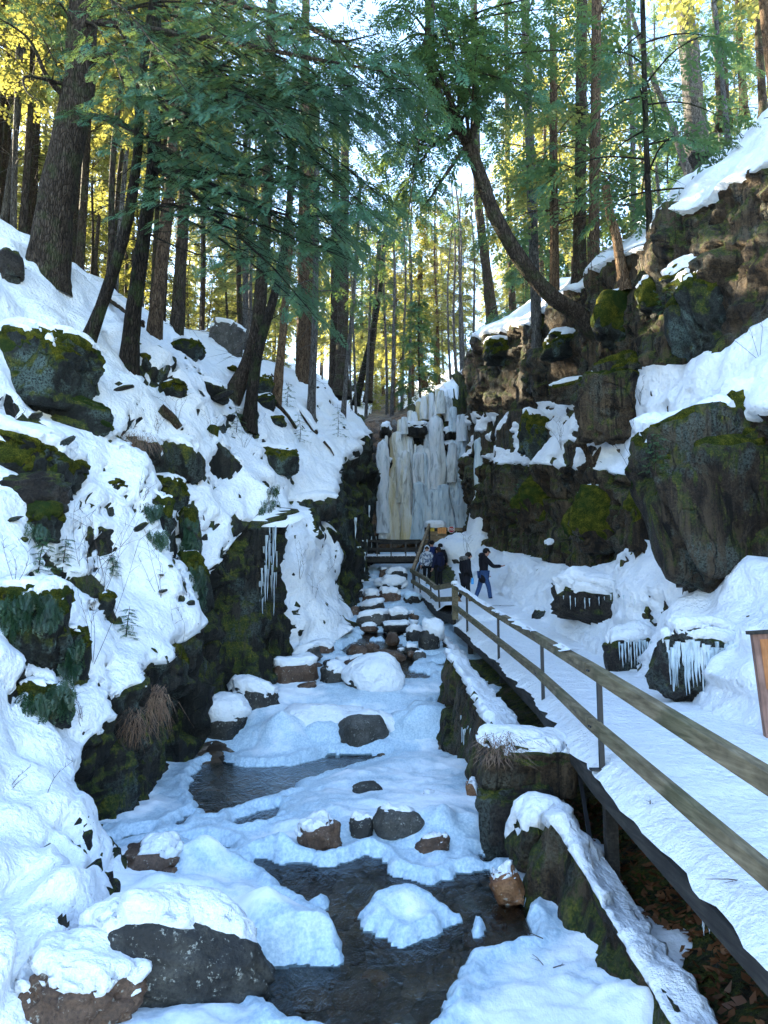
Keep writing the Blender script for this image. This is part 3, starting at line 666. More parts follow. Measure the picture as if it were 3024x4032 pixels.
def rpx(name, label, cat, cx, base, w, h, mat, on='stream', dy=0.8, sink=0.15, Y=None, emb=.30, **kw):
    _seed[0] += 1
    if Y is not None: hit = P(cx, base, Y)
    elif on == 'stream': hit = ray_stream(cx, base)
    else: hit = ray_ground(cx, base)
    k = pxm(hit[1]); sx = w * k; szz = h * k * (1 + sink); sy = sx * dy
    Yc = hit[1] + sy * (0.45 if on == 'stream' else emb)
    p = P(cx, base, hit[1]); s = Yc / hit[1]
    c = (p[0] * s, Yc, p[2] + szz / 2 - h * k * sink + (.07 if on == 'stream' and Y is None else 0.0))
    rr_ = random.Random(_seed[0] * 13 + 1); kw.setdefault('rz', rr_.uniform(-.6, .6)); kw.setdefault('tilt', (rr_.uniform(-.2, .25), rr_.uniform(-.32, .32)))
    det = 5 if w > 280 else (4 if w > 80 else 3)
    return rock(name, label, cat, c, (sx * s, sy, szz), mat, _seed[0], det=det, **kw)
B = 'boulder'
STREAM = [
 # label, cx, base, w, h, mat, options
 ('long dark boulder with lichen spots under a thick snow blanket, nearest in the stream', 705, 4075, 690, 330, 'darkb', dict(cap=0.13, thr=0.34, tilt=(0, 0.40), dy=0.55, box=0.95, rough=0.11, rz=0.2, shift=(-0.22, 0.42))),
 ('brown boulder in the bottom corner half buried under a rounded snow hood', 290, 4230, 420, 300, 'brownb', dict(cap=0.13, thr=0.2, dy=0.8, shift=(0, .2))),
 ('flat grey green boulder beneath a long snow ridge behind the dark spotted boulder', 250, 3800, 270, 120, 'greyb', dict(cap=0.10, thr=0.3, dy=0.7)),
 ('squarish reddish brown boulder with snow on its side, beside a small cobble', 600, 3500, 195, 112, 'brownb', dict(cap=0.08, thr=0.62, dy=0.8, shift=(0.35, 0), box=0.6)),
 ('small round brown cobble leaning on the squarish reddish boulder', 668, 3520, 70, 62, 'brownb', dict(cap=0.0)),
 ('rounded red brown boulder with ice piled on one side, below the pool', 1262, 3400, 155, 108, 'brownb', dict(cap=0.08, thr=0.62, shift=(-0.4, 0), dy=0.9)),
 ('dark upright boulder touching the oval grey boulder below the pool', 1425, 3335, 95, 80, 'darkb', dict(cap=0.03, thr=0.6)),
 ('smooth oval grey boulder sitting on the ice below the pool', 1570, 3345, 200, 108, 'greyb', dict(cap=0.05, thr=0.75, rough=0.07)),
 ('low brown stone showing through a gap under the ice shelf', 1703, 3400, 130, 60, 'brownb', dict(cap=0.03, thr=0.7)),
 ('angular rust orange stone at the water edge under the slab ledge', 1998, 3590, 105, 105, 'redb', dict(cap=0.04, thr=0.6, box=0.5)),
 ('small dark stone with a snow peak on the smooth snow by the bank', 230, 3358, 95, 55, 'darkb', dict(cap=0.08, thr=0.15)),
 ('small dark stone poking from the snow behind the long spotted boulder', 440, 3585, 66, 70, 'darkb', dict(cap=0.05, thr=0.4)),
 ('grey half dome boulder with lichen under the curved snow arch', 1436, 2962, 200, 120, 'greyb', dict(cap=0.0, dy=0.7, rough=0.07, sink=0.35)),
 ('brown stone at the base of the snow dome above the pool', 1140, 2968, 110, 42, 'redb', dict(cap=0.0, rough=0.1)),
 ('boulder with a snow cone and dark lower side at the bank foot', 865, 2935, 185, 135, 'darkb', dict(cap=0.20, thr=-0.05, lean=0.2)),
 ('black wet boulder with a long drooping snow cap beside the left wall', 1000, 2828, 205, 105, 'darkb', dict(cap=0.15, thr=0.3, dy=0.7)),
 ('flat topped brown boulder with level snow cap in midstream', 1159, 2710, 172, 84, 'brownb', dict(cap=0.16, thr=0.42, box=0.55, rough=0.08)),
 ('small pointed brown stone on the ice in front of the flat topped boulder', 1204, 2735, 80, 30, 'brownb', dict(cap=0.0)),
 ('black boulder with a snow pocket between the flat topped boulder and snow cone', 1319, 2717, 105, 78, 'darkb', dict(cap=0.10, thr=0.5, shift=(0.4, -0.2))),
 ('tall snow cone boulder with a dark bare left side in midstream', 1468, 2752, 225, 125, 'darkb', dict(cap=0.16, thr=-0.55, box=1.0, sink=.4, shift=(0.45, 0), rough=0.09)),
 ('low dark stone sliver on the ice left of the flat topped boulder', 1042, 2726, 104, 20, 'darkb', dict(cap=0.03, thr=0.6)),
 ('cluster dark rock at the foot of the snow chute', 1094, 2622, 100, 62, 'darkb', dict(cap=0.06, thr=0.5)),
 ('grey rock with snow shoulder behind the flat topped boulder', 1210, 2628, 108, 56, 'greyb', dict(cap=0.12, thr=0.3, shift=(-0.3, 0))),
 ('reddish low rock with snow at the right foot of the chute', 1265, 2592, 95, 42, 'brownb', dict(cap=0.10, thr=0.35)),
 ('small brown block wedged behind the flat topped boulder', 1250, 2647, 40, 26, 'brownb', dict(cap=0.0)),
 ('small mossy brown block in a row with the snow striped slab', 1304, 2634, 52, 22, 'greyb', dict(cap=0.0)),
 ('flat brown slab with a white snow stripe above the snow cone', 1378, 2633, 98, 25, 'brownb', dict(cap=0.05, thr=0.55)),
 ('rounded dark red boulder, larger of the touching pair above the snow cone', 1415, 2602, 86, 46, 'brownb', dict(cap=0.02, thr=0.8)),
 ('rounded dark red boulder, taller of the touching pair above the snow cone', 1465, 2592, 60, 50, 'brownb', dict(cap=0.02, thr=0.8)),
 ('long sloping red brown slab running down from the touching pair', 1535, 2610, 120, 36, 'brownb', dict(cap=0.0, tilt=(0, 0.2))),
 ('upright brown boulder alone in the dark rapid', 1546, 2550, 50, 46, 'brownb', dict(cap=0.0)),
 ('black stone with small snow patch near the snowy ledge end', 1618, 2594, 55, 38, 'darkb', dict(cap=0.07, thr=0.5)),
 ('grey speckled stone beside the snow slope of the long ledge', 1652, 2613, 50, 34, 'greyb', dict(cap=0.03, thr=0.6)),
 ('dark brown rounded boulder under a snow mantle near the boardwalk bend', 1634, 2545, 68, 56, 'darkb', dict(cap=0.12, thr=0.45)),
 ('tall grey boulder heaped with snow below the boardwalk bend', 1692, 2580, 80, 96, 'darkb', dict(cap=0.28, thr=0.25, shift=(0.5, 0))),
 ('wide grey green boulder with snow cap in the upper rapid', 1469, 2484, 130, 58, 'greyb', dict(cap=0.12, thr=0.45, rough=0.08)),
 ('black hollow boulder next to the wide grey green one', 1570, 2468, 84, 48, 'darkb', dict(cap=0.14, thr=0.35)),
 ('short brown block at the upper edge of the dark rapid', 1452, 2498, 66, 26, 'brownb', dict(cap=0.08, thr=0.5)),
 ('long dark striped block at the upper edge of the dark rapid', 1565, 2500, 100, 34, 'darkb', dict(cap=0.08, thr=0.5, box=0.5)),
 ('long dark boulder with a snow ribbon halfway up the cascade', 1462, 2426, 106, 44, 'darkb', dict(cap=0.13, thr=0.4)),
 ('small red brown boulder tucked against the far wall foot', 1398, 2440, 38, 42, 'brownb', dict(cap=0.02, thr=0.8)),
 ('brown boulder with tilted snow cap in the upper cascade', 1460, 2386, 68, 42, 'brownb', dict(cap=0.14, thr=0.35)),
 ('ribbed brown boulder with thick snow in the upper cascade', 1536, 2383, 82, 48, 'brownb', dict(cap=0.16, thr=0.4)),
 ('ice glazed hump under the boardwalk edge in the upper cascade', 1622, 2389, 72, 40, 'darkb', dict(cap=0.10, thr=0.0, capname='ice_cap', capmat='streamice')),
 ('black stone in the snow against the far dark wall', 1425, 2364, 38, 30, 'darkb', dict(cap=0.05, thr=0.6)),
 ('dark mossy boulder with sloping snow below the footbridge', 1562, 2298, 78, 46, 'darkb', dict(cap=0.16, thr=0.35)),
 ('narrow red brown boulder below the footbridge', 1511, 2287, 36, 42, 'brownb', dict(cap=0.08, thr=0.5)),
 ('round snow buried boulder between the footbridge and the cascade', 1540, 2336, 110, 46, 'darkb', dict(cap=0.18, thr=-0.3)),
 ('brown stone on the ice between pool and speckled stone', 1376, 3078, 52, 24, 'brownb', dict(cap=0.0)),
 ('thin flat stone just above the speckled stone on the ice', 1396, 3118, 54, 18, 'greyb', dict(cap=0.0)),
 ('speckled dark stone lying on the snowy ice shelf', 1447, 3157, 112, 40, 'darkb', dict(cap=0.0, rough=0.1)),
 ('small dark stone with snow on the ice shelf toward the ledge', 1692, 3172, 54, 22, 'darkb', dict(cap=0.04, thr=0.5)),
 ('upright rust red block at the foot of the squared ledge', 1861, 3182, 40, 78, 'redb', dict(cap=0.03, thr=0.4, box=0.4, shift=(0.3, -0.3))),
]
for r in STREAM: rpx('boulder', r[0], B, *r[1:6], **r[6])
# stones seen through the shallow flow, past counting apart from one another
rs = random.Random(4)
for i in range(26):
    px, py = rs.uniform(1150, 2050), rs.uniform(3520, 4100)
    h = ray_stream(px, py); k = rs.uniform(0.12, 0.34)
    rock('streambed_stone', 'rounded brown stone under the shallow clear current', 'stone', (h[0], h[1], h[2] - 0.20 + 0.25 * k), (k * 1.3, k, k * 0.6), rs.choice(['brownb', 'brownb', 'redb', 'greyb']), 300 + i, cap=0, det=2, group='stones under the clear current')
for i, (px, py) in enumerate([(830, 3090), (900, 3130), (980, 3150), (1060, 3110), (880, 3180), (1150, 3060), (1000, 3070), (930, 3200), (1040, 3225), (800, 3150)]):
    h = ray_stream(px, py); k = rs.uniform(0.2, 0.45)
    rock('streambed_stone', 'brown stone lying on the bottom of the dark pool', 'stone', (h[0], h[1], h[2] - 0.28 + 0.2 * k), (k * 1.4, k, k * 0.5), rs.choice(['brownb', 'redb', 'greyb']), 340 + i, cap=0, det=2, group='stones on the pool bottom')

O = 'rock outcrop'
OUT = [
 ('great overhanging lichen green boulder with a snow slab at the left edge', 165, 1560, 400, 300, 'mossrock', dict(cap=0.16, thr=0.35, dy=0.9, box=0.6, rough=0.14)),
 ('dark leaning boulder wedged beside the great overhanging boulder', 310, 1570, 130, 190, 'mossrock', dict(cap=0.06, thr=0.6, box=0.6)),
 ('long tilted mossy slab below the overhanging boulder', 320, 1690, 250, 120, 'mossrock', dict(cap=0.05, thr=0.75, tilt=(0, 0.3), box=0.6)),
 ('snow roofed outcrop with yellow moss lip over a dark hollow', 110, 1890, 360, 200, 'mossrock', dict(cap=0.22, thr=0.15, dy=1.0, box=0.6)),
 ('brown shadowed rock in the hollow under the moss lipped outcrop', 110, 2030, 300, 170, 'darkrock', dict(cap=0.0, dy=0.6)),
 ('mossy dripping ledge at the bottom of the dark hollow', 150, 2130, 200, 150, 'mossrock', dict(cap=0.0, dy=0.6)),
 ('dark grassy ledge with snow top, upper of the two on the middle slope', 540, 1805, 190, 100, 'bankrock', dict(cap=0.12, thr=0.35)),
 ('deep shadowed ledge right of the grassy ledge on the middle slope', 700, 1880, 180, 160, 'bankrock', dict(cap=0.12, thr=0.35)),
 ('mossy knob with snow below the deep shadowed ledge', 660, 1995, 160, 120, 'mossrock', dict(cap=0.10, thr=0.4)),
 ('small moss cushion rock in open snow, round and low', 440, 1948, 105, 55, 'mossrock', dict(cap=0.06, thr=0.5)),
 ('fern hung rock on the middle of the left bank', 610, 2130, 120, 190, 'mossrock', dict(cap=0.10, thr=0.35)),
 ('narrow fern hung rib near the wall edge, upper one', 745, 2190, 80, 190, 'mossrock', dict(cap=0.05, thr=0.55)),
 ('narrow fern hung rib near the wall edge, lower one', 775, 2400, 90, 220, 'mossrock', dict(cap=0.05, thr=0.55)),
 ('tall mossy fern covered outcrop at the left picture edge', 95, 2650, 300, 350, 'mossrock', dict(cap=0.12, thr=0.4, dy=0.8)),
 ('fern draped knob in the middle of the lower left snow', 270, 2700, 130, 220, 'mossrock', dict(cap=0.08, thr=0.5)),
 ('low ferny outcrop under the fern draped knob', 160, 2860, 220, 150, 'mossrock', dict(cap=0.08, thr=0.5)),
 ('small isolated tuft topped stone in the left snow', 415, 2418, 56, 78, 'mossrock', dict(cap=0.04, thr=0.5)),
 ('tawny moss pillar at the edge of the left wall', 685, 2690, 95, 130, 'mossrock', dict(cap=0.06, thr=0.5)),
 ('dark knob under dead grass where the left wall begins', 520, 2900, 150, 160, 'bankrock', dict(cap=0.06, thr=0.5)),
 ('yellow mossy ledge lit by sun streaks', 1085, 1855, 190, 105, 'mossrock', dict(cap=0.10, thr=0.4)),
 ('dark overhang with snow lip under the sun streaks', 1240, 2035, 180, 95, 'bankrock', dict(cap=0.14, thr=0.3)),
 ('lichen grey boulder behind the curved trunk', 1035, 1618, 110, 66, 'mossrock', dict(cap=0.08, thr=0.5)),
 ('green boulder above the lichen grey boulder behind the curved trunk', 1020, 1550, 110, 80, 'mossrock', dict(cap=0.10, thr=0.45)),
 ('flat mossy stone below the fallen logs', 1080, 1680, 90, 42, 'mossrock', dict(cap=0.04, thr=0.7)),
 ('pale angular boulder with snow roof high among the trunks', 890, 1385, 135, 125, 'greyb', dict(cap=0.14, thr=0.35, box=0.5)),
 ('green boulder with snow between two straight trunks', 740, 1405, 125, 75, 'mossrock', dict(cap=0.12, thr=0.35)),
 ('moss cushion boulder on the upper snow slope', 680, 1568, 125, 62, 'mossrock', dict(cap=0.08, thr=0.45)),
 ('tawny rock at the foot of the twin dark trunks', 560, 1455, 70, 62, 'mossrock', dict(cap=0.05, thr=0.5)),
 ('black round boulder at the left edge beside the largest trunk', 20, 1100, 140, 140, 'darkrock', dict(cap=0.06, thr=0.6)),
 ('dark ledge in shadow beneath the curved trunk roots', 800, 1560, 190, 75, 'bankrock', dict(cap=0.12, thr=0.3, tilt=(0, 0.2))),
 ('rounded rock beneath the rail fence of trunks on the crest', 1420, 1560, 100, 60, 'bankrock', dict(cap=0.12, thr=0.3)),
]
for r in OUT:
    kw = dict(r[6])
    if r[5] == 'mossrock': kw.setdefault('moss', kw.get('thr', .3) - .28)
    rpx('rock_outcrop', r[0], O, *r[1:6], on='ground', **kw)
RIGHT = [
 ('massive moss browed boulder with snow roof right of the cliff', 2880, 2240, 620, 700, 'mossbrow', dict(Y=12.6, cap=0.26, thr=0.40, dy=0.75, box=0.6, rough=0.20, tilt=(0.0, -0.35), shift=(0.1, 0.2), moss=.12)),
 ('dark flat rock face with icicles breaking through the snow bank', 2370, 2445, 370, 150, 'darkrock', dict(emb=.55, cap=0.24, thr=0.25, dy=0.5, box=0.55)),
 ('dark rock under an icicle curtain in the snow bank', 2500, 2675, 210, 190, 'darkrock', dict(emb=.55, cap=0.16, thr=0.25, dy=0.5)),
 ('mossy dark rock beneath the ice flow beside the icicle curtain', 2710, 2625, 140, 110, 'darkrock', dict(emb=.55, cap=0.12, thr=0.35, dy=0.5)),
 ('small dark square rock low in the bank by the boardwalk', 2708, 2790, 80, 85, 'darkrock', dict(emb=.55, cap=0.06, thr=0.4, box=0.5)),
 ('small dark rock in the bank edge nearer the people', 2128, 2455, 55, 56, 'darkrock', dict(cap=0.06, thr=0.4)),
 ('blue grey lichen boulder high on the right cliff', 2860, 1330, 440, 330, 'mossrock', dict(Y=15.5, cap=0.16, thr=0.35, dy=0.6, box=0.55)),
 ('mossy shelf rock with snow roof at the upper right edge', 2900, 960, 330, 160, 'mossrock', dict(Y=17, cap=0.20, thr=0.3, dy=0.6)),
 ('pointed snow covered rock spire behind the people', 1960, 2310, 280, 470, 'mossrock', dict(Y=32.5, cap=0.30, thr=-0.45, dy=0.9, box=0.95, rough=0.26, taper=.66, tilt=(0, 0), moss=.6)),
 ('broad snow mound around the rock spire behind the people', 1900, 2330, 330, 240, 'darkrock', dict(Y=33.0, cap=0.30, thr=-0.5, dy=0.7, rough=0.24, tilt=(0, .1))),
 ('dark tilted block beside the stairs with snow on top', 1742, 2270, 60, 130, 'darkrock', dict(Y=34.5, cap=0.15, thr=0.3, box=0.6)),
 ('square cut mossy stone block at the near end of the long ledge', 2070, 3125, 330, 190, 'cliff', dict(Y=9.35, cap=0.09, thr=0.42, dy=0.8, box=0.5, rough=0.13, shift=(0, 0.25), rz=0.12, tilt=(0.1, 0.08))),
 ('lower brown stone block supporting the square cut one', 2060, 3370, 300, 250, 'darkrock', dict(Y=9.2, cap=0.0, dy=0.7, box=0.45, rough=0.14, rz=-.1)),
]
RIGHT += [
 ('mossy shelf with snow high on the cliff beside the rock rib', 2000, 1420, 190, 90, 'mossrock', dict(cap=.16, thr=.2, dy=.5, rough=.22, moss=-.1)),
 ('snow topped block under the curved tree root', 2230, 1390, 210, 90, 'mossrock', dict(cap=.16, thr=.2, dy=.5, rough=.22, moss=-.1)),
 ('green moss bulge hanging right of the curved tree root', 2440, 1330, 230, 190, 'mossrock', dict(cap=.06, thr=.5, dy=.5, rough=.25, moss=-.35)),
 ('mossy step with a snow patch below the broken snag', 2610, 1230, 200, 130, 'mossrock', dict(cap=.14, thr=.25, dy=.5, rough=.22, moss=-.2)),
 ('narrow snowy ledge in the middle of the upper right cliff', 2280, 1560, 210, 70, 'cliff', dict(cap=.16, thr=.2, dy=.5, rough=.2, moss=.0)),
 ('moss covered bulge on the lower right cliff, left one', 2140, 2060, 230, 190, 'cliff', dict(cap=.05, thr=.6, dy=.4, rough=.2, moss=-.35)),
 ('moss covered bulge on the lower right cliff, middle one', 2370, 2130, 260, 210, 'cliff', dict(cap=.05, thr=.6, dy=.4, rough=.2, moss=-.45)),
 ('tan streaked buttress at the right end of the lower cliff', 2560, 2180, 200, 230, 'cliff', dict(cap=.08, thr=.5, dy=.4, rough=.18, moss=.1)),
 ('small snow shelf on the lower right cliff face', 2180, 2190, 70, 60, 'cliff', dict(cap=.12, thr=.2, dy=.5, rough=.2)),
 ('mossy snow topped shelf near the top right trees', 2760, 1120, 260, 120, 'mossrock', dict(cap=.18, thr=.15, dy=.5, rough=.22, moss=-.1)),
]
RIGHT.append(('brown cliff bulge hanging above the diagonal snow ledge', 2450, 1700, 360, 300, 'cliff', dict(cap=0.05, thr=.7, dy=.5, box=.7, rough=.22, moss=.45)))
RIGHT.append(('mossy rock patch in the snow tongue left of the cliff bulge', 2120, 1800, 170, 170, 'mossrock', dict(cap=0.12, thr=.35, dy=.5, rough=.25, moss=.1)))
RIGHT.append(('dark wet rock hung with an ice curtain beside the cedar post', 2800, 2760, 380, 270, 'darkrock', dict(emb=.55, cap=0.14, thr=0.35, dy=0.45, box=0.6, rough=.16)))
RIGHT.append(('snow draped rounded end of the slab ledge by the water', 2140, 3440, 230, 215, 'cliff', dict(Y=8.45, cap=0.12, thr=0.0, dy=0.9, rough=0.18, shift=(.1, .2))))
for r in RIGHT:
    kw = dict(r[6])
    if r[5] == 'mossrock': kw.setdefault('moss', .15)
    rpx('rock_outcrop', r[0], O, *r[1:6], on='ground', **kw)

_rq = random.Random(17)
for i in range(30):
    py = _rq.uniform(2270, 2660); px = _rq.uniform(1400, 1660) if py < 2520 else _rq.uniform(1080, 1650); w = _rq.uniform(18, 44) * (.6 + (py - 2270) / 700)
    rpx('cascade_stone', 'small snow capped stone among the larger rocks of the upper cascade', 'stone', px, py, w, w * _rq.uniform(.4, .8), _rq.choice(['brownb', 'darkb', 'darkb', 'greyb']), cap=_rq.choice([0, .06, .10]), thr=.3, group='small stones of the upper cascade')
# ------------------------------------------------------------------ trees
MT['bark'] = m_bark('hemlock_bark', (0.026, 0.019, 0.014), (0.066, 0.049, 0.036), (0.125, 0.098, 0.075), moss=0.35)
MT['barkgrey'] = m_bark('grey_bark', (0.06, 0.055, 0.05), (0.14, 0.13, 0.12), (0.25, 0.24, 0.22))
MT['barkdark'] = m_bark('dark_bark', (0.012, 0.009, 0.007), (0.032, 0.025, 0.019), (0.07, 0.056, 0.044), moss=0.5)
MT['barkwarm'] = m_bark('warm_bark', (0.055, 0.035, 0.022), (0.13, 0.085, 0.052), (0.22, 0.155, 0.10))
MT['deadwood'] = m_bark('dead_wood', (0.09, 0.055, 0.032), (0.19, 0.12, 0.07), (0.30, 0.21, 0.13))
MT['needle'] = m_leaf('hemlock_needles', (0.014, 0.052, 0.032), (0.038, 0.120, 0.064), (0.080, 0.180, 0.080), trans=0.35)
MT['needleteal'] = m_leaf('blue_green_needles', (0.020, 0.068, 0.042), (0.052, 0.145, 0.086), (0.115, 0.215, 0.110), trans=0.30)
MT['needle_sun_tint'] = m_leaf('sun_tinted_needles', (0.055, 0.080, 0.018), (0.12, 0.14, 0.030), (0.20, 0.20, 0.05), trans=0.5, tcol=(0.50, 0.46, 0.10))  # sunlit copy of the needles, the yellow of the sun put into the colour
MT['fern'] = m_leaf('fern_green', (0.006, 0.022, 0.012), (0.016, 0.050, 0.024), (0.035, 0.085, 0.032), trans=0.2)
MT['twig'] = m_plain('bare_twig', (0.075, 0.058, 0.050), 0.85, 0.2)

def frond_tpl(rng, pairs=8, sub=1, wid=0.034):
    T = []
    def z(x, y): return -0.20 * x * x - 0.35 * abs(y) * abs(y)
    def tri(a, b, c):
        T.append([[p[0], p[1], z(p[0], p[1])] for p in (a, b, c)])
    for i in range(pairs):
        for s in (-1, 1):
            t = (i + 0.4 + 0.35 * (s > 0) + rng.uniform(-.15, .15)) / pairs * 0.96
            l = 0.40 * (1 - t ** 1.5) * (0.45 + 0.55 * min(1, t * 4)) * rng.uniform(0.7, 1.15) + 0.03
            an = R(rng.uniform(40, 66)); d = (math.cos(an), s * math.sin(an)); n = (-d[1], d[0])
            a = (t, 0); m = (t + d[0] * l * .5, d[1] * l * .5); e = (t + d[0] * l, d[1] * l); w = wid * rng.uniform(.8, 1.2)
            p1 = (m[0] + n[0] * w, m[1] + n[1] * w); p2 = (m[0] - n[0] * w, m[1] - n[1] * w)
            tri(a, p1, e); tri(a, e, p2)
            for q in range(sub):
                f = 0.3 + 0.4 * (q + rng.random()) / max(sub, 1); b = (t + d[0] * l * f, d[1] * l * f)
                for ss in (-1, 1):
                    k = l * 0.34 * rng.uniform(.7, 1.2)
                    tp = (b[0] + d[0] * k * .7 + n[0] * ss * k, b[1] + d[1] * k * .7 + n[1] * ss * k)
                    tri((b[0] - d[0] * .03, b[1] - d[1] * .03), (b[0] + d[0] * .03, b[1] + d[1] * .03), tp)
    tri((0, -0.012), (1.0, 0), (0, 0.012))
    return np.array(T)
_r = random.Random(11)
TPL_FINE = [frond_tpl(_r, 11, 1, .024) for _ in range(5)]
TPL_MID = [frond_tpl(_r, 7, 0, 0.05) for _ in range(5)]
TPL_FAR = [frond_tpl(_r, 4, 0, 0.09) for _ in range(4)]

class Crown:
    """gathers boughs (wood) and needle sprays of one tree"""
    def __init__(s, rng, tpl): s.rng = rng; s.tpl = tpl; s.fr = [[] for _ in tpl]; s.wV = []; s.wF = []; s.n = 0
    def wood(s, pts, r0, r1, n=5):
        V, F = tube_np(np.array(pts, float), np.linspace(r0, r1, len(pts)), n)
        s.wV.append(V); s.wF.append(F + s.n); s.n += len(V)
    def frond(s, p, d, size):
        rng = s.rng
        d = d / (np.linalg.norm(d) + 1e-9)
        up = np.array((rng.gauss(0, .28), rng.gauss(0, .28), 1.0)); up -= d * (up @ d); up /= np.linalg.norm(up)
        M = np.stack([d, np.cross(up, d), up], 1) * size * rng.uniform(.75, 1.25)
        s.fr[rng.randrange(len(s.tpl))].append((M, p))
    def bough(s, path, r0, fl, sec=0.30, start=0.2, dense=1.0, seclen=0.42, bare=0.0, n=14):
        """path: world points of the main stem"""
        rng = s.rng; q = smooth_path(path, n); L = np.linalg.norm(np.diff(q, axis=0), axis=1).sum()
        s.wood(q, r0, 0.006, 5 if r0 < 0.05 else 7)
        m = max(3, int(L / sec)); side = 1
        for i in range(m):
            t = start + (1 - start) * (i + rng.random()) / m
            k = min(int(t * (n - 1)), n - 2); f = t * (n - 1) - k; p = q[k] * (1 - f) + q[k + 1] * f
            d = q[k + 1] - q[k]; d /= np.linalg.norm(d); side = -side
            lat = np.cross(d, (0, 0, 1.0)); lat /= np.linalg.norm(lat) + 1e-9
            a = R(rng.uniform(38, 72)); sd = d * math.cos(a) + lat * side * math.sin(a) + np.array((0, 0, rng.uniform(-.25, .12)))
            l = (seclen * L * (1 - t) ** 0.8 * 0.8 + 0.25) * rng.uniform(.6, 1.2)
            l = min(l, 1.8)
            pe = p + sd * l + np.array((0, 0, -0.16 * l * l))
            pm = p + sd * l * .55
            s.wood([p, pm, pe], max(0.006, r0 * 0.28 * (1 - t) + .004), 0.003, 3)
            if rng.random() < bare: continue
            c = max(2, int(l / (fl * 0.42) * dense))
            for j in range(c):
                g = (j + rng.random()) / c; b = p + (pm - p) * min(1, g / .55) if g < .55 else pm + (pe - pm) * (g - .55) / .45
                dd = sd + lat * 0; dd = dd / np.linalg.norm(dd)
                lt = np.cross(dd, (0, 0, 1.0)); dr = dd * rng.uniform(.5, 1) + lt * rng.choice((-1, 1)) * rng.uniform(.2, 1.0) + np.array((0, 0, rng.uniform(-.45, .08)))
                s.frond(b, dr, fl)
            s.frond(pe, sd + np.array((0, 0, -.3)), fl)
        if rng.random() >= bare:
            for j in range(3): s.frond(q[-1 - j], q[-1] - q[-4] + np.array((rng.gauss(0, .2), rng.gauss(0, .2), -.1)), fl)
    def leaves(s):
        out = []
        for t, lst in zip(s.tpl, s.fr):
            if not lst: continue
            M = np.array([a for a, _ in lst]); p = np.array([b for _, b in lst])
            out.append((np.einsum('mij,tkj->mtki', M, t) + p[:, None, None, :]).reshape(-1, 3))
        return np.concatenate(out) if out else np.zeros((0, 3))
    def count(s): return sum(len(a) for a in s.fr)
    def build(s, root, leafmat, barkmat, crownname='crown'):
        V = s.leaves()
        if len(V):
            me = mesh_np(crownname, V, np.arange(len(V)).reshape(-1, 3), MT[leafmat], smooth=False); c = tag(obj(crownname, me, root), kind='stuff')
        if s.wV:
            w = obj('branches', mesh_np('branches', np.concatenate(s.wV), np.concatenate(s.wF), MT[barkmat]), root); tag(w, kind='stuff')
def trunk_mesh(path, r0, r1, n=12, rings=40, seed=0, flare=1.5, name='trunk', mat='bark'):
    q = smooth_path(path, rings); t = np.linspace(0, 1, rings)
    rad = r0 + (r1 - r0) * t; rad = rad * (1 + (flare - 1) * np.exp(-t * 14))
    V, F = tube_np(q, rad, n)
    c = np.repeat(q, n, 0); d = V - c
    k = 1 + 0.10 * fbm(V * 1.4 + seed, 2) + 0.06 * fbm(V * np.array((7, 7, 1.2)) + seed, 2)
    fl = np.repeat(np.exp(-t * 12), n); k = k + 0.35 * fl * fbm(d / (np.linalg.norm(d, axis=1)[:, None] + 1e-9) * 1.6 + seed, 1)
    return mesh_np(name, c + d * k[:, None], F, MT[mat]), q
def dead_twigs(cr, q, rng, n, lo, hi, L=1.2):
    for i in range(n):
        t = rng.uniform(lo, hi); k = int(t * (len(q) - 1)); p = q[k]; a = rng.uniform(0, 2 * math.pi); l = L * rng.uniform(.4, 1.3)
        d = np.array((math.cos(a), math.sin(a), rng.uniform(-.3, .35)))
        m = p + d * l * .5; e = p + d * l + np.array((0, 0, rng.uniform(-.35, .1) * l))
        cr.wood([p, m, e], 0.016, 0.004, 3)
        for j in range(3):
            b = m + (e - m) * rng.random(); dd = d + np.array((rng.gauss(0, .7), rng.gauss(0, .7), rng.gauss(-.1, .3)))
            cr.wood([b, b + dd * l * .18, b + dd * l * .34], 0.006, 0.002, 3)
def around(cr, q, rng, n, lo, hi, Lb, Lt, fl, **kw):
    """ordinary boughs all round the stem between two heights"""
    for i in range(n):
        t = lo + (hi - lo) * (i + rng.random()) / n; k = int(t * (len(q) - 1)); p = q[k]; a = i * 2.4 + rng.uniform(-.5, .5)
        l = (Lb + (Lt - Lb) * (t - lo) / (hi - lo)) * rng.uniform(.65, 1.2); d = np.array((math.cos(a), math.sin(a), 0))
        cr.bough([p, p + d * l * .4 + (0, 0, .06 * l), p + d * l * .75 + (0, 0, -.03 * l), p + d * l + (0, 0, -.20 * l)], 0.028, fl, n=8, **kw)
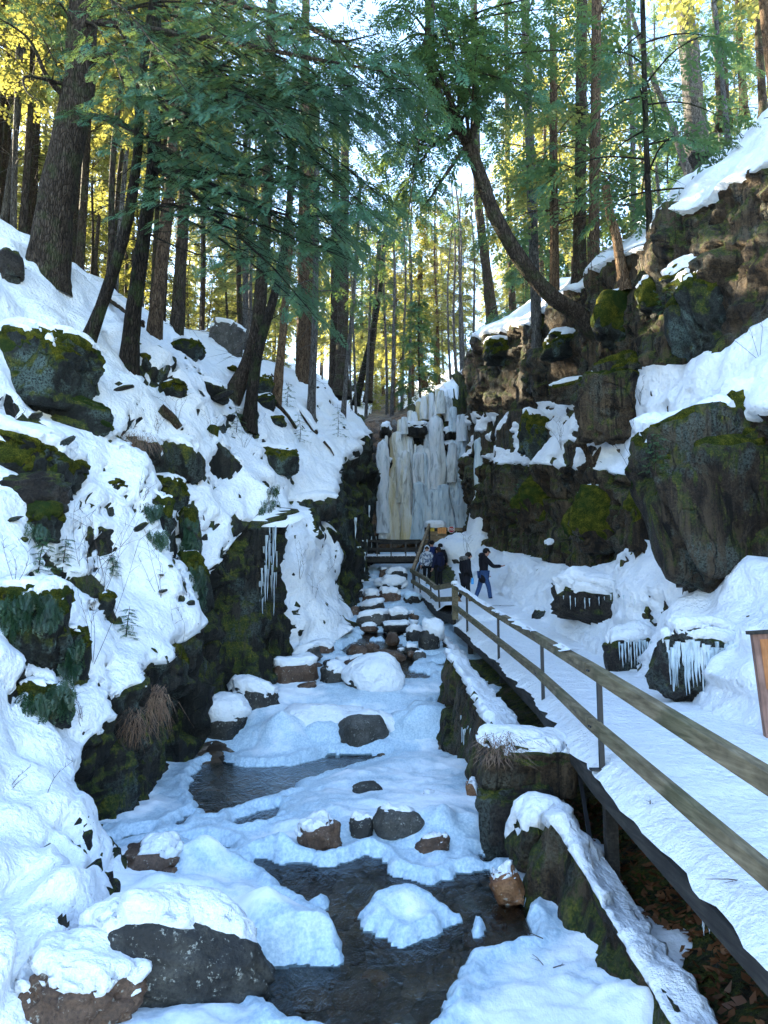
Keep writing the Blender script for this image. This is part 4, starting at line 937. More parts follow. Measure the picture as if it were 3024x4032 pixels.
def tree(name, label, pix, r0, r1, bark='bark', leaf='needle', tpl=TPL_MID, seed=0, ground=True, top_extra=None, group=None, cat='tree', flare=1.5, crown=None, twigs=None, boughs=(), rings=44):
    rng = random.Random(seed)
    if ground:                                        # stand it where its foot meets the slope
        fz = float(np.clip(ray_ground(pix[0][0], pix[0][1], max(6, pix[0][2] * .5), pix[0][2] * 2.0)[1] / pix[0][2], .7, 1.6))
        pix = [(p[0], p[1], p[2] * fz) for p in pix]; r0 *= fz; r1 *= fz
    else: fz = 1.0
    path = [P(*p) for p in pix]
    if ground: path[0] = path[0] - np.array((0, 0, 0.45))
    if top_extra is not None: path.append(path[-1] + np.array(top_extra))
    base = path[0].copy(); root = thing(name, label, cat, tuple(base), 0, group)
    path = [p - base for p in path]
    me, q = trunk_mesh(path, r0, r1, seed=seed * 1.7, flare=flare, mat=bark, rings=rings, n=14 if r0 > .2 else 9); obj('trunk', me, root)
    cr = Crown(rng, tpl)
    if twigs: dead_twigs(cr, q, rng, *twigs)
    if crown: around(cr, q, rng, **crown)
    for b in boughs:
        pp = [P(p[0], p[1], p[2] * fz) - base for p in b['pix']]
        # start on the stem itself
        k = np.argmin(np.linalg.norm(q - pp[0], axis=1)); pp[0] = q[k]
        kw = {k2: v for k2, v in b.items() if k2 != 'pix'}
        cr.bough(pp, **kw)
    cr.build(root, leaf, bark if bark != 'deadwood' else 'bark')
    return root, cr
def rand_boughs(rng, starts, ends, n, r0=0.035, fl=0.5, dense=1.0, yr=(9, 13), sag=60, **kw):
    out = []
    for i in range(n):
        s = rng.choice(starts); e = rng.choice(ends); ex = rng.uniform(e[0], e[2]); ey = rng.uniform(e[1], e[3]); Ye = rng.uniform(*yr)
        mid = lambda f, up: (s[0] + (ex - s[0]) * f, s[1] + (ey - s[1]) * f - up, s[2] + (Ye - s[2]) * f)
        out.append(dict(pix=[s, mid(.33, sag), mid(.68, sag * .8), (ex, ey, Ye)], r0=r0, fl=fl, dense=dense, **kw))
    return out
_rb = random.Random(21)
# --- the large leaning trunk on the left and its limbs
bT1 = [dict(pix=[(372, 250, 16), (455, 215, 15.6), (560, 345, 15), (680, 450, 14), (850, 620, 12.5)], r0=0.10, fl=0.42),
       dict(pix=[(300, 455, 16), (430, 470, 15.5), (560, 535, 15), (700, 610, 14), (920, 720, 12.5)], r0=0.09, fl=0.42),
       dict(pix=[(235, 420, 16), (190, 310, 15.6), (110, 150, 15), (-60, 40, 14)], r0=0.09, fl=0.4, bare=0.9),
       dict(pix=[(180, 330, 16), (110, 300, 15.2), (105, 360, 15), (160, 400, 14.8)], r0=0.05, fl=0.4, bare=1.0),
       dict(pix=[(330, 90, 16), (560, 110, 14.5), (840, 155, 12.5), (1100, 205, 11.2), (1400, 262, 10.2), (1620, 300, 9.8)], r0=0.085, fl=0.44, bare=0.35, start=.3),
       dict(pix=[(340, -80, 16), (640, -40, 14), (960, 20, 12), (1250, 120, 10.6), (1330, 165, 10.2), (1500, 130, 9.8)], r0=0.08, fl=0.44, bare=0.2, start=.3)]
bT1 += rand_boughs(_rb, [(330, 60, 16), (345, -60, 16), (350, -200, 16)], [(500, 60, 900, 420), (700, -100, 1300, 260)], 7, fl=0.34, yr=(10.5, 15), dense=.5, seclen=.32, sec=.4, start=.3)
bT1 += rand_boughs(_rb, [(300, 500, 16), (330, 150, 16)], [(-100, -100, 250, 150)], 3, fl=0.4, bare=0.6, yr=(14, 18))
tree('hemlock_tree', 'thickest dark furrowed trunk leaning at the left edge with bent limbs', [(185, 1100, 16), (215, 840, 16), (262, 600, 16), (312, 320, 16), (335, 0, 16)], 0.42, 0.30, bark='bark', leaf='needleteal', tpl=TPL_FINE, seed=1, top_extra=(0.5, 0, 6), boughs=bT1, flare=1.35)
# --- the slender pair right of it, carrying the big boughs over the stream
bT2 = rand_boughs(_rb, [(545, 560, 14), (556, 420, 14), (560, 250, 14)], [(650, 300, 1000, 640), (900, 380, 1400, 720)], 6, fl=0.36, yr=(10, 13), dense=.7, seclen=.32, sec=.38, start=.3)
tree('hemlock_tree', 'slender trunk slanting right beside the largest trunk, foot on the steep snow', [(318, 1360, 14), (430, 1120, 14), (500, 880, 14), (540, 620, 14), (560, 300, 14)], 0.12, 0.08, bark='barkdark', leaf='needleteal', tpl=TPL_FINE, seed=2, top_extra=(0.3, 0, 3), boughs=bT2)
bT3 = [dict(pix=[(604, 645, 14.5), (720, 730, 13.6), (830, 830, 12.8), (1000, 985, 12), (1094, 1075, 11.5), (1260, 1270, 11)], r0=0.05, fl=0.40, bare=0.45),
       dict(pix=[(600, 640, 14.5), (760, 690, 13.2), (900, 760, 12.2), (1100, 840, 11.2), (1300, 850, 10.6), (1420, 830, 10.4)], r0=0.05, fl=0.36, bare=0.15, dense=.6),
       dict(pix=[(604, 660, 14.5), (740, 680, 13.2), (960, 690, 11.8), (1180, 760, 10.8), (1360, 960, 10.2)], r0=0.05, fl=0.36, bare=0.2, dense=.6),
       dict(pix=[(575, 930, 14.5), (680, 965, 14), (820, 1010, 13.4), (950, 1000, 13)], r0=0.025, fl=0.3, bare=1.0),
       dict(pix=[(585, 800, 14.5), (700, 800, 14), (830, 780, 13.4), (930, 830, 13)], r0=0.022, fl=0.3, bare=1.0)]
bT3 += rand_boughs(_rb, [(605, 600, 14.5), (610, 420, 14.5), (612, 250, 14.5), (612, 60, 14.5)], [(800, 450, 1560, 760), (1000, 380, 1600, 640), (1000, 650, 1500, 1020), (700, 60, 1500, 420)], 9, fl=0.31, yr=(8.5, 12.5), sag=70, dense=.5, seclen=.36, sec=.36, start=.25)
bT3 += rand_boughs(_rb, [(605, 500, 14.5), (612, 200, 14.5)], [(1300, 250, 1650, 520), (1350, 560, 1640, 900)], 6, fl=0.30, yr=(8.5, 11), sag=60, dense=.5, seclen=.3, start=.45)
bT3 += rand_boughs(_rb, [(604, 700, 14.5), (600, 800, 14.5)], [(1000, 950, 1500, 1250)], 6, fl=0.36, yr=(10, 12.5), bare=0.5, sag=40)
tree('hemlock_tree', 'straight dark trunk sending long drooping green boughs over the stream', [(500, 1460, 14.5), (530, 1200, 14.5), (570, 900, 14.5), (604, 640, 14.5), (612, 250, 14.5), (615, 0, 14.5)], 0.155, 0.11, bark='barkdark', leaf='needleteal', tpl=TPL_FINE, seed=3, top_extra=(0.1, 0, 4), boughs=bT3, twigs=(14, .15, .6, 1.2))
# --- curved right-hand tree leaning out over the gorge
sR = [(1850, 600, 24), (1800, 490, 24), (1740, 420, 24), (1700, 300, 24), (1690, 150, 24), (1690, 0, 24)]
bR1 = [dict(pix=[(1835, 570, 24), (1870, 500, 24), (1885, 440, 23.8), (1860, 300, 23.5), (1830, 120, 23.5)], r0=0.14, fl=0.6),
       dict(pix=[(1800, 520, 24), (1730, 560, 23.5), (1620, 545, 23), (1500, 590, 22.5)], r0=0.06, fl=0.6),
       dict(pix=[(1805, 580, 24), (1760, 680, 23.6), (1700, 770, 23.3), (1660, 820, 23)], r0=0.07, fl=0.5, bare=0.6)]
bR1 += rand_boughs(_rb, sR, [(1480, 200, 1800, 620), (1500, -100, 1800, 300), (1800, 60, 2250, 520), (1900, -100, 2400, 200), (1480, 620, 1700, 1000)], 46, r0=0.045, fl=0.58, yr=(21, 26), sag=40, sec=0.5)
tree('hemlock_tree', 'curved trunk bending out from the right cliff top over the gorge', [(2350, 1255, 25), (2260, 1225, 24.8), (2170, 1165, 24.5), (2060, 1040, 24.2), (1950, 850, 24), (1890, 690, 24), (1840, 560, 24), (1770, 450, 24), (1705, 330, 24), (1690, 0, 24)], 0.30, 0.15, bark='bark', leaf='needle', tpl=TPL_MID, seed=4, top_extra=(0, 0, 5), boughs=bR1, flare=1.1, rings=60)
# --- other single trees: label, stem pixels, r0, r1, bark, leaf, crown, twigs
def C(n, lo, hi, Lb, Lt, fl=0.7, **k): return dict(n=n, lo=lo, hi=hi, Lb=Lb, Lt=Lt, fl=fl, sec=0.5, **k)
SING = [
 ('thick grey brown trunk standing just right of the twin slender trunks', [(600, 1330, 20), (640, 1000, 20), (668, 740, 20), (690, 300, 20), (700, -200, 20)], .185, .12, 'barkwarm', 'needle_sun_tint', C(9, .78, 1, 3, 2), (14, .1, .75, 1.5)),
 ('straight grey trunk on the crest left of the pale boulder', [(692, 1330, 21), (712, 1000, 21), (725, 700, 21), (735, 200, 21), (740, -200, 21)], .17, .12, 'bark', 'needle_sun_tint', C(9, .78, 1, 3, 2), (14, .1, .75, 1.5)),
 ('bent thick trunk sweeping up from the rocks at the middle of the left slope', [(900, 1530, 17), (975, 1440, 17.2), (1015, 1280, 17.4), (1032, 1080, 17.5), (1048, 850, 17.5), (1060, 400, 17.5), (1070, 0, 17.5)], .19, .11, 'bark', 'needle', C(9, .72, 1, 2.6, 2, .6), (14, .2, .75, 1.2)),
 ('thin mossy trunk in front of the bent thick trunk', [(975, 1650, 16), (1000, 1480, 16), (1025, 1350, 16), (1085, 1140, 16), (1130, 900, 16), (1160, 500, 16)], .13, .07, 'barkdark', 'needle', C(5, .75, 1, 2, 1.6, .5), (8, .2, .8, .9)),
 ('pale peeling dead trunk above the fallen logs', [(1085, 1580, 19), (1100, 1450, 19), (1112, 1330, 19), (1130, 1100, 19), (1150, 900, 19)], .13, .08, 'deadwood', 'needle_sun_tint', None, (8, .2, .9, .8)),
 ('stout upright trunk in the group at the far left crest, first of the row', [(1190, 1505, 28), (1192, 1200, 28), (1195, 900, 28), (1200, 400, 28), (1205, 0, 28)], .24, .16, 'barkwarm', 'needle_sun_tint', C(10, .6, 1, 3, 2, .8), (8, .1, .5, 1.2)),
 ('second upright trunk of the row on the far left crest', [(1215, 1510, 28.5), (1218, 1200, 28.5), (1222, 800, 28.5), (1228, 300, 28.5)], .22, .16, 'barkwarm', 'needle', C(9, .6, 1, 3, 2, .8), (8, .1, .5, 1.2)),
 ('slim grey trunk with a low fork toward the row of far crest trunks', [(1222, 1640, 22), (1232, 1450, 22), (1240, 1250, 22), (1245, 900, 22), (1250, 400, 22)], .12, .08, 'barkgrey', 'needle', C(12, .6, 1, 2.2, 1.5, .6), (8, .2, .8, 1)),
 ('straight dark trunk at the middle of the far crest row', [(1345, 1540, 30), (1350, 1250, 30), (1355, 900, 30), (1360, 400, 30)], .26, .17, 'bark', 'needle', C(9, .6, 1, 3, 2, .8), (8, .1, .5, 1.2)),
 ('dark trunk beside a leaning pole on the far crest', [(1315, 1520, 31), (1318, 1250, 31), (1320, 900, 31), (1325, 400, 31)], .20, .14, 'bark', 'needle', C(8, .6, 1, 3, 2, .8), (8, .1, .5, 1.2)),
 ('slender grey pole rising from the edge of the snow chute', [(1350, 1640, 27), (1365, 1450, 27), (1385, 1250, 27), (1400, 1050, 27), (1420, 700, 27)], .09, .06, 'barkgrey', 'needle', C(8, .65, 1, 1.8, 1.2, .6), (8, .3, .9, .8)),
 ('dark leaning trunk at the right end of the far crest row', [(1400, 1570, 33), (1440, 1420, 33), (1475, 1270, 33), (1500, 1100, 33), (1520, 850, 33)], .15, .10, 'barkdark', 'needle', C(12, .5, 1, 2.4, 1.8, .8), (8, .2, .8, 1)),
 ('last dark trunk beside the top of the far wall', [(1450, 1560, 36), (1462, 1400, 36), (1480, 1200, 36), (1495, 950, 36)], .18, .12, 'bark', 'needle', C(12, .5, 1, 2.4, 1.8, .8), (8, .2, .8, 1)),
 ('tall grey lichened trunk standing in front of the right cliff', [(2120, 1500, 25), (2112, 1250, 25), (2100, 950, 25), (2085, 550, 25), (2066, 0, 25), (2055, -400, 25)], .19, .14, 'barkgrey', 'needle', C(18, .45, 1, 3.0, 2.2, .7), (12, .25, .7, 1.2)),
 ('brown trunk at the cliff edge left of the tall grey trunk', [(1945, 1290, 31), (1920, 1100, 31), (1895, 900, 31), (1880, 750, 31), (1870, 300, 31), (1865, 0, 31)], .22, .15, 'bark', 'needle', C(15, .4, 1, 3.0, 2.2, .75), (12, .1, .5, 1.5)),
 ('left trunk of the dark pair behind the curved tree', [(2280, 1110, 29), (2282, 900, 29), (2285, 700, 29), (2290, 200, 29), (2292, -200, 29)], .26, .2, 'bark', 'needle', C(15, .3, 1, 3.2, 2.4, .75), (8, .05, .4, 1.5)),
 ('right trunk of the dark pair behind the curved tree', [(2335, 1090, 30), (2338, 900, 30), (2342, 700, 30), (2348, 200, 30), (2350, -200, 30)], .25, .2, 'barkwarm', 'needle', C(13, .35, 1, 3.0, 2.4, .75), (8, .05, .4, 1.5)),
 ('broken barkless snag with pale brown wood on the right cliff', [(2460, 1090, 23), (2430, 950, 23), (2400, 830, 23), (2385, 735, 23)], .17, .13, 'deadwood', 'needle', None, (6, .2, .9, .6)),
 ('thick grey trunk high on the right slope under dense green', [(2745, 600, 22), (2735, 450, 22), (2712, 200, 22), (2695, 0, 22), (2680, -300, 22)], .34, .26, 'barkgrey', 'needle', C(18, .1, 1, 3.0, 2.6, .6), (10, .1, .6, 1.4)),
 ('slanting thin trunk left of the thick grey trunk on the right slope', [(2720, 680, 21), (2640, 480, 21), (2560, 280, 21), (2500, 100, 21), (2430, -150, 21)], .10, .06, 'barkgrey', 'needle', C(14, .35, 1, 2.0, 1.8, .6), (10, .1, .7, 1)),
 ('brown trunk second from the right edge, top corner', [(2850, 470, 24), (2835, 200, 24), (2815, -100, 24)], .22, .17, 'bark', 'needle', C(16, .1, 1, 3, 2.4, .7), (8, .1, .6, 1.4)),
 ('dark trunk nearest the right edge in the top corner', [(3005, 430, 23), (2990, 200, 23), (2975, -60, 23)], .13, .1, 'bark', 'needle', C(8, .3, 1, 2, 2, .7), (8, .1, .6, 1)),
 ('thin brown trunk third from the right edge, top corner', [(2930, 440, 25), (2915, 200, 25), (2900, -60, 25)], .14, .1, 'barkwarm', 'needle', C(8, .3, 1, 2.4, 2, .7), (8, .1, .6, 1)),
 ('hooked trunk hanging over the top of the frozen falls', [(1685, 1545, 46), (1668, 1500, 45.5), (1655, 1450, 45.5), (1652, 1300, 45.5), (1655, 1000, 46)], .24, .15, 'barkwarm', 'needle_sun_tint', C(16, .35, 1, 3, 2.4, 1.0), (8, .1, .5, 1.4)),
 ('straight thin trunk between the curved tree and the tall grey trunk', [(2020, 1240, 33), (2010, 1000, 33), (2000, 700, 33), (1995, 300, 33), (1990, -100, 33)], .14, .1, 'bark', 'needle', C(13, .4, 1, 2.6, 2.2, .75), (8, .1, .5, 1.2)),
 ('warm lit trunk on the crest behind the curved tree base', [(2185, 1190, 36), (2182, 900, 36), (2180, 600, 36), (2178, 100, 36)], .24, .18, 'barkwarm', 'needle_sun_tint', C(14, .35, 1, 3.0, 2.4, .85), (8, .1, .4, 1.5)),
 ('dark slim trunk left of the broken snag', [(2560, 960, 26), (2550, 700, 26), (2540, 400, 26), (2530, 0, 26)], .12, .09, 'barkdark', 'needle', C(16, .25, 1, 2.4, 2, .7), (8, .05, .5, 1)),
]
for i, (lab, pix, r0, r1, bark, leaf, crown, tw) in enumerate(SING):
    tree('snag' if bark == 'deadwood' else ('bare_pole_tree' if crown is None else 'conifer_tree'), lab, pix, r0, r1, bark=bark, leaf=leaf, tpl=TPL_MID if pix[0][2] < 27 else TPL_FAR, seed=40 + i, crown=crown, twigs=tw, rings=30)

# --- forest on the slopes behind: a few kinds, copied as individuals
def proto(kind, seed):
    rng = random.Random(seed); h = {'tall': 19, 'young': 9, 'bare': 15, 'pole': 17}[kind]
    p0 = thing('forest_tree', 'x', 'tree'); w = lambda: rng.uniform(-.3, .3)
    me, q = trunk_mesh([(0, 0, -1), (w(), w(), h * .3), (w(), w(), h * .65), (w(), w(), h)], {'tall': .19, 'young': .09, 'bare': .11, 'pole': .14}[kind], .05, n=7, rings=14, seed=seed, mat={'tall': 'barkwarm', 'young': 'bark', 'bare': 'barkgrey', 'pole': 'bark'}[kind]); obj('trunk', me, p0)
    cr = Crown(rng, TPL_FAR)
    if kind == 'tall': around(cr, q, rng, 44, .36, 1, 3.2, .8, .95, sec=.6, dense=.7); dead_twigs(cr, q, rng, 10, .1, .35, 1.6)
    if kind == 'pole': around(cr, q, rng, 26, .60, 1, 2.8, .8, .9, sec=.6, dense=.7); dead_twigs(cr, q, rng, 18, .1, .55, 1.6)
    if kind == 'young': around(cr, q, rng, 46, .12, 1, 2.2, .4, .75, sec=.45, dense=.8)
    if kind == 'bare': dead_twigs(cr, q, rng, 60, .25, 1.0, 2.2)
    cr.build(p0, 'needle_sun_tint' if kind in ('tall', 'pole') else 'needle', {'tall': 'barkwarm', 'young': 'bark', 'bare': 'barkgrey', 'pole': 'bark'}[kind])
    return p0
PROTO = {k: [proto(k, 70 + j * 5 + i) for i in range(n)] for j, (k, n) in enumerate((('tall', 3), ('pole', 2), ('young', 2), ('bare', 2)))}
_usedp = set()
def copy_tree(src, loc, rz, sc, label, group, leaf=None):
    if src.name not in _usedp: _usedp.add(src.name); c = src
    else:
        c = src.copy(); COL.objects.link(c)
        for ch in src.children:
            d = ch.copy(); COL.objects.link(d); d.parent = c
    c.location = loc; c.rotation_euler = (0, 0, rz); c.scale = (sc, sc, sc * 1.0)
    c['label'] = label; c['category'] = 'tree'; c['group'] = group
    return c
_rf = random.Random(99)
def forest(n, region, kinds, label, group, mind=1.6, avoid=None, wide=False):
    placed = []; tries = 0
    while len(placed) < n and tries < n * 40:
        tries += 1
        x, y = region(_rf)
        if abs(x) > 0.60 * y + 4 and not wide: continue
        if any((x - a) ** 2 + (y - b) ** 2 < mind ** 2 for a, b in placed): continue
        if avoid and avoid(x, y): continue
        k = _rf.choice(kinds); src = _rf.choice(PROTO[k])
        copy_tree(src, (x, y, top(x, y) - 0.1), _rf.uniform(0, 6.28), _rf.uniform(.75, 1.2), label[k], group)
        placed.append((x, y))
forest(26, lambda r: (r.uniform(-34, -8.5), r.uniform(22, 66)), ['tall', 'pole', 'pole', 'bare'],
       dict(tall='full crowned conifer in the sunlit stand on the left hillside', pole='high crowned straight conifer in the left hillside stand', bare='leafless grey tree in the left hillside stand', young='x'), 'trees of the left hillside stand')
forest(34, lambda r: (r.uniform(-18, -6.3), r.uniform(21, 44)), ['pole', 'pole', 'pole', 'bare'],
       dict(pole='slim straight trunk among the left crest trees', bare='leafless thin trunk among the left crest trees'), 'slim trunks of the left crest', mind=1.2)
forest(24, lambda r: (r.uniform(7.5, 30), r.uniform(22, 62)), ['tall', 'pole', 'pole', 'bare', 'young'],
       dict(tall='full crowned conifer behind the right cliff top', pole='high crowned straight conifer behind the right cliff top', bare='leafless grey tree behind the right cliff top', young='young low branched conifer behind the right cliff top'), 'trees behind the right cliff top')
forest(46, lambda r: (r.uniform(-34, 34), r.uniform(60, 130)), ['tall', 'tall', 'pole', 'bare', 'young'],
       dict(tall='distant full crowned conifer on the hill behind the frozen falls', pole='distant straight conifer on the hill behind the frozen falls', bare='distant leafless tree on the hill behind the frozen falls', young='distant young conifer on the hill behind the frozen falls'), 'distant trees behind the frozen falls', mind=2.4)
forest(14, lambda r: (r.uniform(-2.5, 8), r.uniform(46, 56)), ['young', 'bare', 'bare', 'young'],
       dict(young='young conifer growing above the lip of the frozen falls', bare='leafless tree growing above the lip of the frozen falls'), 'trees above the frozen falls')

forest(12, lambda r: (r.uniform(-27, -10.5), r.uniform(11, 21)), ['tall'], dict(tall='unseen conifer added uphill to the left to shade the near boughs'), 'unseen shading trees added uphill left', mind=2.0, wide=True, avoid=lambda x, y: x > -.52 * y - 1.0)  # out-of-view trees added to keep the sun off the near boughs

yw = [proto('young', 120 + i) for i in range(2)]
for p_ in yw:
    for c_ in p_.children:
        if c_.name.startswith('crown'): c_.data.materials.clear(); c_.data.materials.append(MT['needle_sun_tint'])  # young crowns recoloured, sunlight painted into the needle colour
PROTO['sun_tinted'] = yw
forest(26, lambda r: (r.uniform(-36, -9), r.uniform(38, 72)), ['sun_tinted'], dict(sun_tinted='young conifer painted sunlit yellow green far behind the left trunks'), 'sun painted young conifers behind the left trunks', mind=1.8)

forest(34, lambda r: (r.uniform(-16, 20), r.uniform(58, 105)), ['tall', 'sun_tinted', 'tall'], dict(sun_tinted='bright young conifer on the hill seen above the frozen falls', tall='bright tall conifer on the hill seen above the frozen falls'), 'bright conifers on the hill above the frozen falls', mind=2.2)
# ------------------------------------------------------------------ boardwalk, stairs, footbridge
MT['rail'] = m_wood('weathered_rail_wood', (0.085, 0.066, 0.038), (0.19, 0.150, 0.090), (0.30, 0.245, 0.155), green=0.35)
MT['dwood'] = m_wood('dark_wet_wood', (0.014, 0.013, 0.012), (0.034, 0.031, 0.027), (0.065, 0.058, 0.048))
MT['steel'] = m_plain('dark_steel', (0.022, 0.022, 0.024), 0.5, 0.4)
MT['pallet'] = m_wood('pallet_wood', (0.15, 0.10, 0.055), (0.30, 0.21, 0.12), (0.42, 0.31, 0.19), axis=(0.05, 0.6, 0.6))
MT['cedar'] = m_wood('cedar_post', (0.16, 0.085, 0.062), (0.28, 0.155, 0.115), (0.36, 0.215, 0.165), axis=(0.6, 0.6, 0.05))
MT['cedarpanel'] = m_wood('cedar_panel', (0.34, 0.13, 0.045), (0.48, 0.19, 0.07), (0.56, 0.25, 0.10), axis=(0.6, 0.6, 0.05))
MT['icicle'] = m_plain('clear_icicle', (0.62, 0.72, 0.80), 0.12, 0.5, 0.2, 30, Transmission_Weight=0.55)
def snow_strip(name, parent, L, Rr, zt, n=18, seed=0, thick=0.09, edge=0.10, dip=0.02):
    """lumpy snow sheet between two edge polylines (arrays of points)"""
    m = len(L); t = np.linspace(0, 1, n)
    V = L[:, None, :] * (1 - t)[None, :, None] + Rr[:, None, :] * t[None, :, None]
    w = Rr - L; wl = np.linalg.norm(w, axis=1)
    V[:, 0] += (w / wl[:, None]) * (-0.05 + 0.10 * fbm(L * 1.7 + seed, 4))[:, None]
    V[:, 1] += (w / wl[:, None]) * (0.06 * fbm(L * 2.7 + seed + 5, 3))[:, None]
    h = thick * (1 + 0.25 * fbm(V * 2.2 + seed, 3)) + 0.012 * fbm(V * 9 + seed, 2)
    prof = np.minimum(1, np.minimum(t, 1 - t) * wl.mean() / edge); prof = np.sqrt(np.clip(prof, 0, 1))
    berm = 0.05 * np.exp(-((t * wl.mean() - 0.28) / 0.22) ** 2)
    V[..., 2] += h * prof[None, :] + berm * (1 + fbm(V * 1.5 + seed + 8, 2)) - dip * (prof[None, :] < 0.01)
    return obj(name, mesh_np(name, V.reshape(-1, 3), gridfaces(m, n), MT['snow']), parent)
bw = thing('boardwalk', 'snow packed wooden boardwalk with double timber rail on steel posts', 'boardwalk', (0, 0, 0))
dy = np.arange(1.2, 20.6, 0.12); Ld = np.stack([deckx(dy), dy, deckz(dy)], 1); Rd = Ld + np.array((2.15, 0, 0.0))
snow_strip('snow_cover', bw, Ld + np.array((-0.02, 0, 0)), Rd + np.array((0.3, 0, 0.1)), 0, seed=3)
def edge_pts(ys, dx=0.0, dz=0.0): return [Vector((float(deckx(y)) + dx, y, float(deckz(y)) + dz)) for y in ys]
ys = [1.2, 4.8, 8, 12.4, 17, 20.5]
m = MB()
for a, b in zip(ys[:-1], ys[1:]):
    pa, pb = edge_pts([a, b], -0.05, -0.105); m.bar(pa, pb, 0.07, 0.15)
m.build('edge_beam', MT['dwood'], bw)
# deck planks under the snow, each a board across the walk
pm = MB(); pm.box((0, 0, 0), (2.12, 0.14, 0.045)); pme = None
for i, y in enumerate(np.arange(1.3, 20.5, 0.16)):
    x = float(deckx(y)); z = float(deckz(y))
    if pme is None:
        o = pm.build('plank', MT['dwood'], bw); pme = o.data
    else: o = obj('plank', pme, bw)
    o.location = (x + 1.12, y, z - 0.030)
for x0 in (0.25, 1.05, 1.85):
    m = MB()
    for a, b in zip(ys[:-1], ys[1:]):
        pa, pb = edge_pts([a, b], x0, -0.17); m.bar(pa, pb, 0.09, 0.22)
    m.build('joist', MT['dwood'], bw)
PY = [3.9, 8, 12.4, 17, 19.6]
for y in PY:
    x = float(deckx(y)) + 0.03; z = float(deckz(y))
    MB().bar((x, y, z - 0.18), (x, y, z + 1.0), 0.05, 0.05).build('post', MT['steel'], bw)
    MB().bar((x + .08, y + .05, z - 0.1), (x + .08, y + .05, gz(x, y) - 0.6), 0.12, 0.12).build('support_post', MT['dwood'], bw)
    MB().bar((x + .1, y + .05, z - 0.2), (x + 2.1, y + .05, z - 0.2), 0.12, 0.16).build('cross_beam', MT['dwood'], bw)
MB().bar((float(deckx(9.6)) + .05, 9.6, float(deckz(9.6)) - .2), (float(deckx(8.2)) - .05, 8.2, gz(float(deckx(8.2)), 8.2)), 0.04, 0.05).build('brace', MT['steel'], bw)
MB().box((float(deckx(8)) + .02, 8.0, float(deckz(8)) + .045), (0.22, 0.10, 0.02)).build('post_foot_plate', MT['steel'], bw)
RY = [0.9, 4.2, 8.15, 12.5, 17.1, 20.5]
for h, name, sz in ((1.03, 'top_rail', (0.10, 0.135)), (0.47, 'middle_rail', (0.085, 0.125))):
    for a, b in zip(RY[:-1], RY[1:]):
        pa, pb = edge_pts([a, b - 0.006], -0.03, h)
        o = MB().bar(pa - (pa + pb) / 2, pb - (pa + pb) / 2, sz[0], sz[1]).build(name, MT['rail'], bw); o.location = (pa + pb) / 2
        bv = o.modifiers.new('bevel', 'BEVEL'); bv.width = 0.008; bv.segments = 2
for y in PY:
    x = float(deckx(y)) - .03; z = float(deckz(y))
    for h in (1.03, .47):
        for dz in (-.03, .03): MB().tube([(x - .045, y + dz, z + h), (x - .062, y + dz, z + h)], .011, 8).build('bolt', MT['steel'], bw)
for (ya, yb) in ((12.6, 14.8), (15.6, 17.0), (17.3, 20.3), (9.3, 10.2)):
    n_ = 30; yy = np.linspace(ya, yb, n_); Lr = np.stack([deckx(yy) - .075, yy, deckz(yy) + 1.093], 1); snow_strip('rail_snow', bw, Lr, Lr + np.array((.09, 0, 0)), 0, n=6, seed=ya, thick=.018, edge=.03, dip=.0)
# corner post and the upper reach of the walk
cz = P(1800, 2462, 20.5)
MB().bar(P(1792, 2440, 20.6), P(1791, 2300, 20.6), 0.16, 0.16).build('corner_post', MT['rail'], bw)
c1 = P(1791, 2296, 20.6); U, F = ico(3); V = U * np.array((.11, .11, .07)); V *= (1 + 0.2 * fbm(U * 2, 2))[:, None]
obj('post_snow_cap', mesh_np('post_snow_cap', V + c1, F, MT['snow']), bw)
far_l = [P(1790, 2425, 20.7), P(1727, 2405, 22.8), P(1690, 2368, 25.2), P(1655, 2342, 27.6), P(1630, 2325, 29.4), P(1628, 2318, 31.8)]
fl_ = smooth_path(far_l[1:], 40); fl_[:, 1] = np.linspace(22.6, 31.8, 40)
snow_strip('snow_cover', bw, fl_ + np.array((0.02, 0, 0.0)), np.stack([fl_[:, 0] * 0 + 4.3, fl_[:, 1], fl_[:, 2] + 0.06], 1), 0, seed=9, thick=0.12)
m = MB()
for a, b in zip(far_l[:-1], far_l[1:]): m.bar(a - np.array((0, 0, .12)), b - np.array((0, 0, .12)), 0.08, 0.24)
m.build('edge_beam', MT['dwood'], bw)
mm = fl_[:, None, :] * np.array((1, 1, 1)); 
dkv = np.concatenate([fl_ - np.array((0, 0, .03)), np.stack([fl_[:, 0] * 0 + 4.3, fl_[:, 1], fl_[:, 2] - .03], 1)]); n_ = len(fl_)
obj('deck', mesh_np('deck', dkv, np.stack([np.arange(n_ - 1), np.arange(1, n_), np.arange(1, n_) + n_, np.arange(n_ - 1) + n_], 1), MT['dwood']), bw)
tp = [P(1787, 2302, 20.6), P(1717, 2315, 22.8), P(1680, 2282, 25.2), P(1618, 2245, 29.4)]
md = [P(1787, 2358, 20.6), P(1721, 2361, 22.8), P(1684, 2328, 25.2), P(1622, 2288, 29.4)]
for pl, nm in ((tp, 'top_rail'), (md, 'middle_rail')):
    for a, b in zip(pl[:-1], pl[1:]): MB().bar(a, b, 0.09, 0.13).build(nm, MT['rail'], bw)
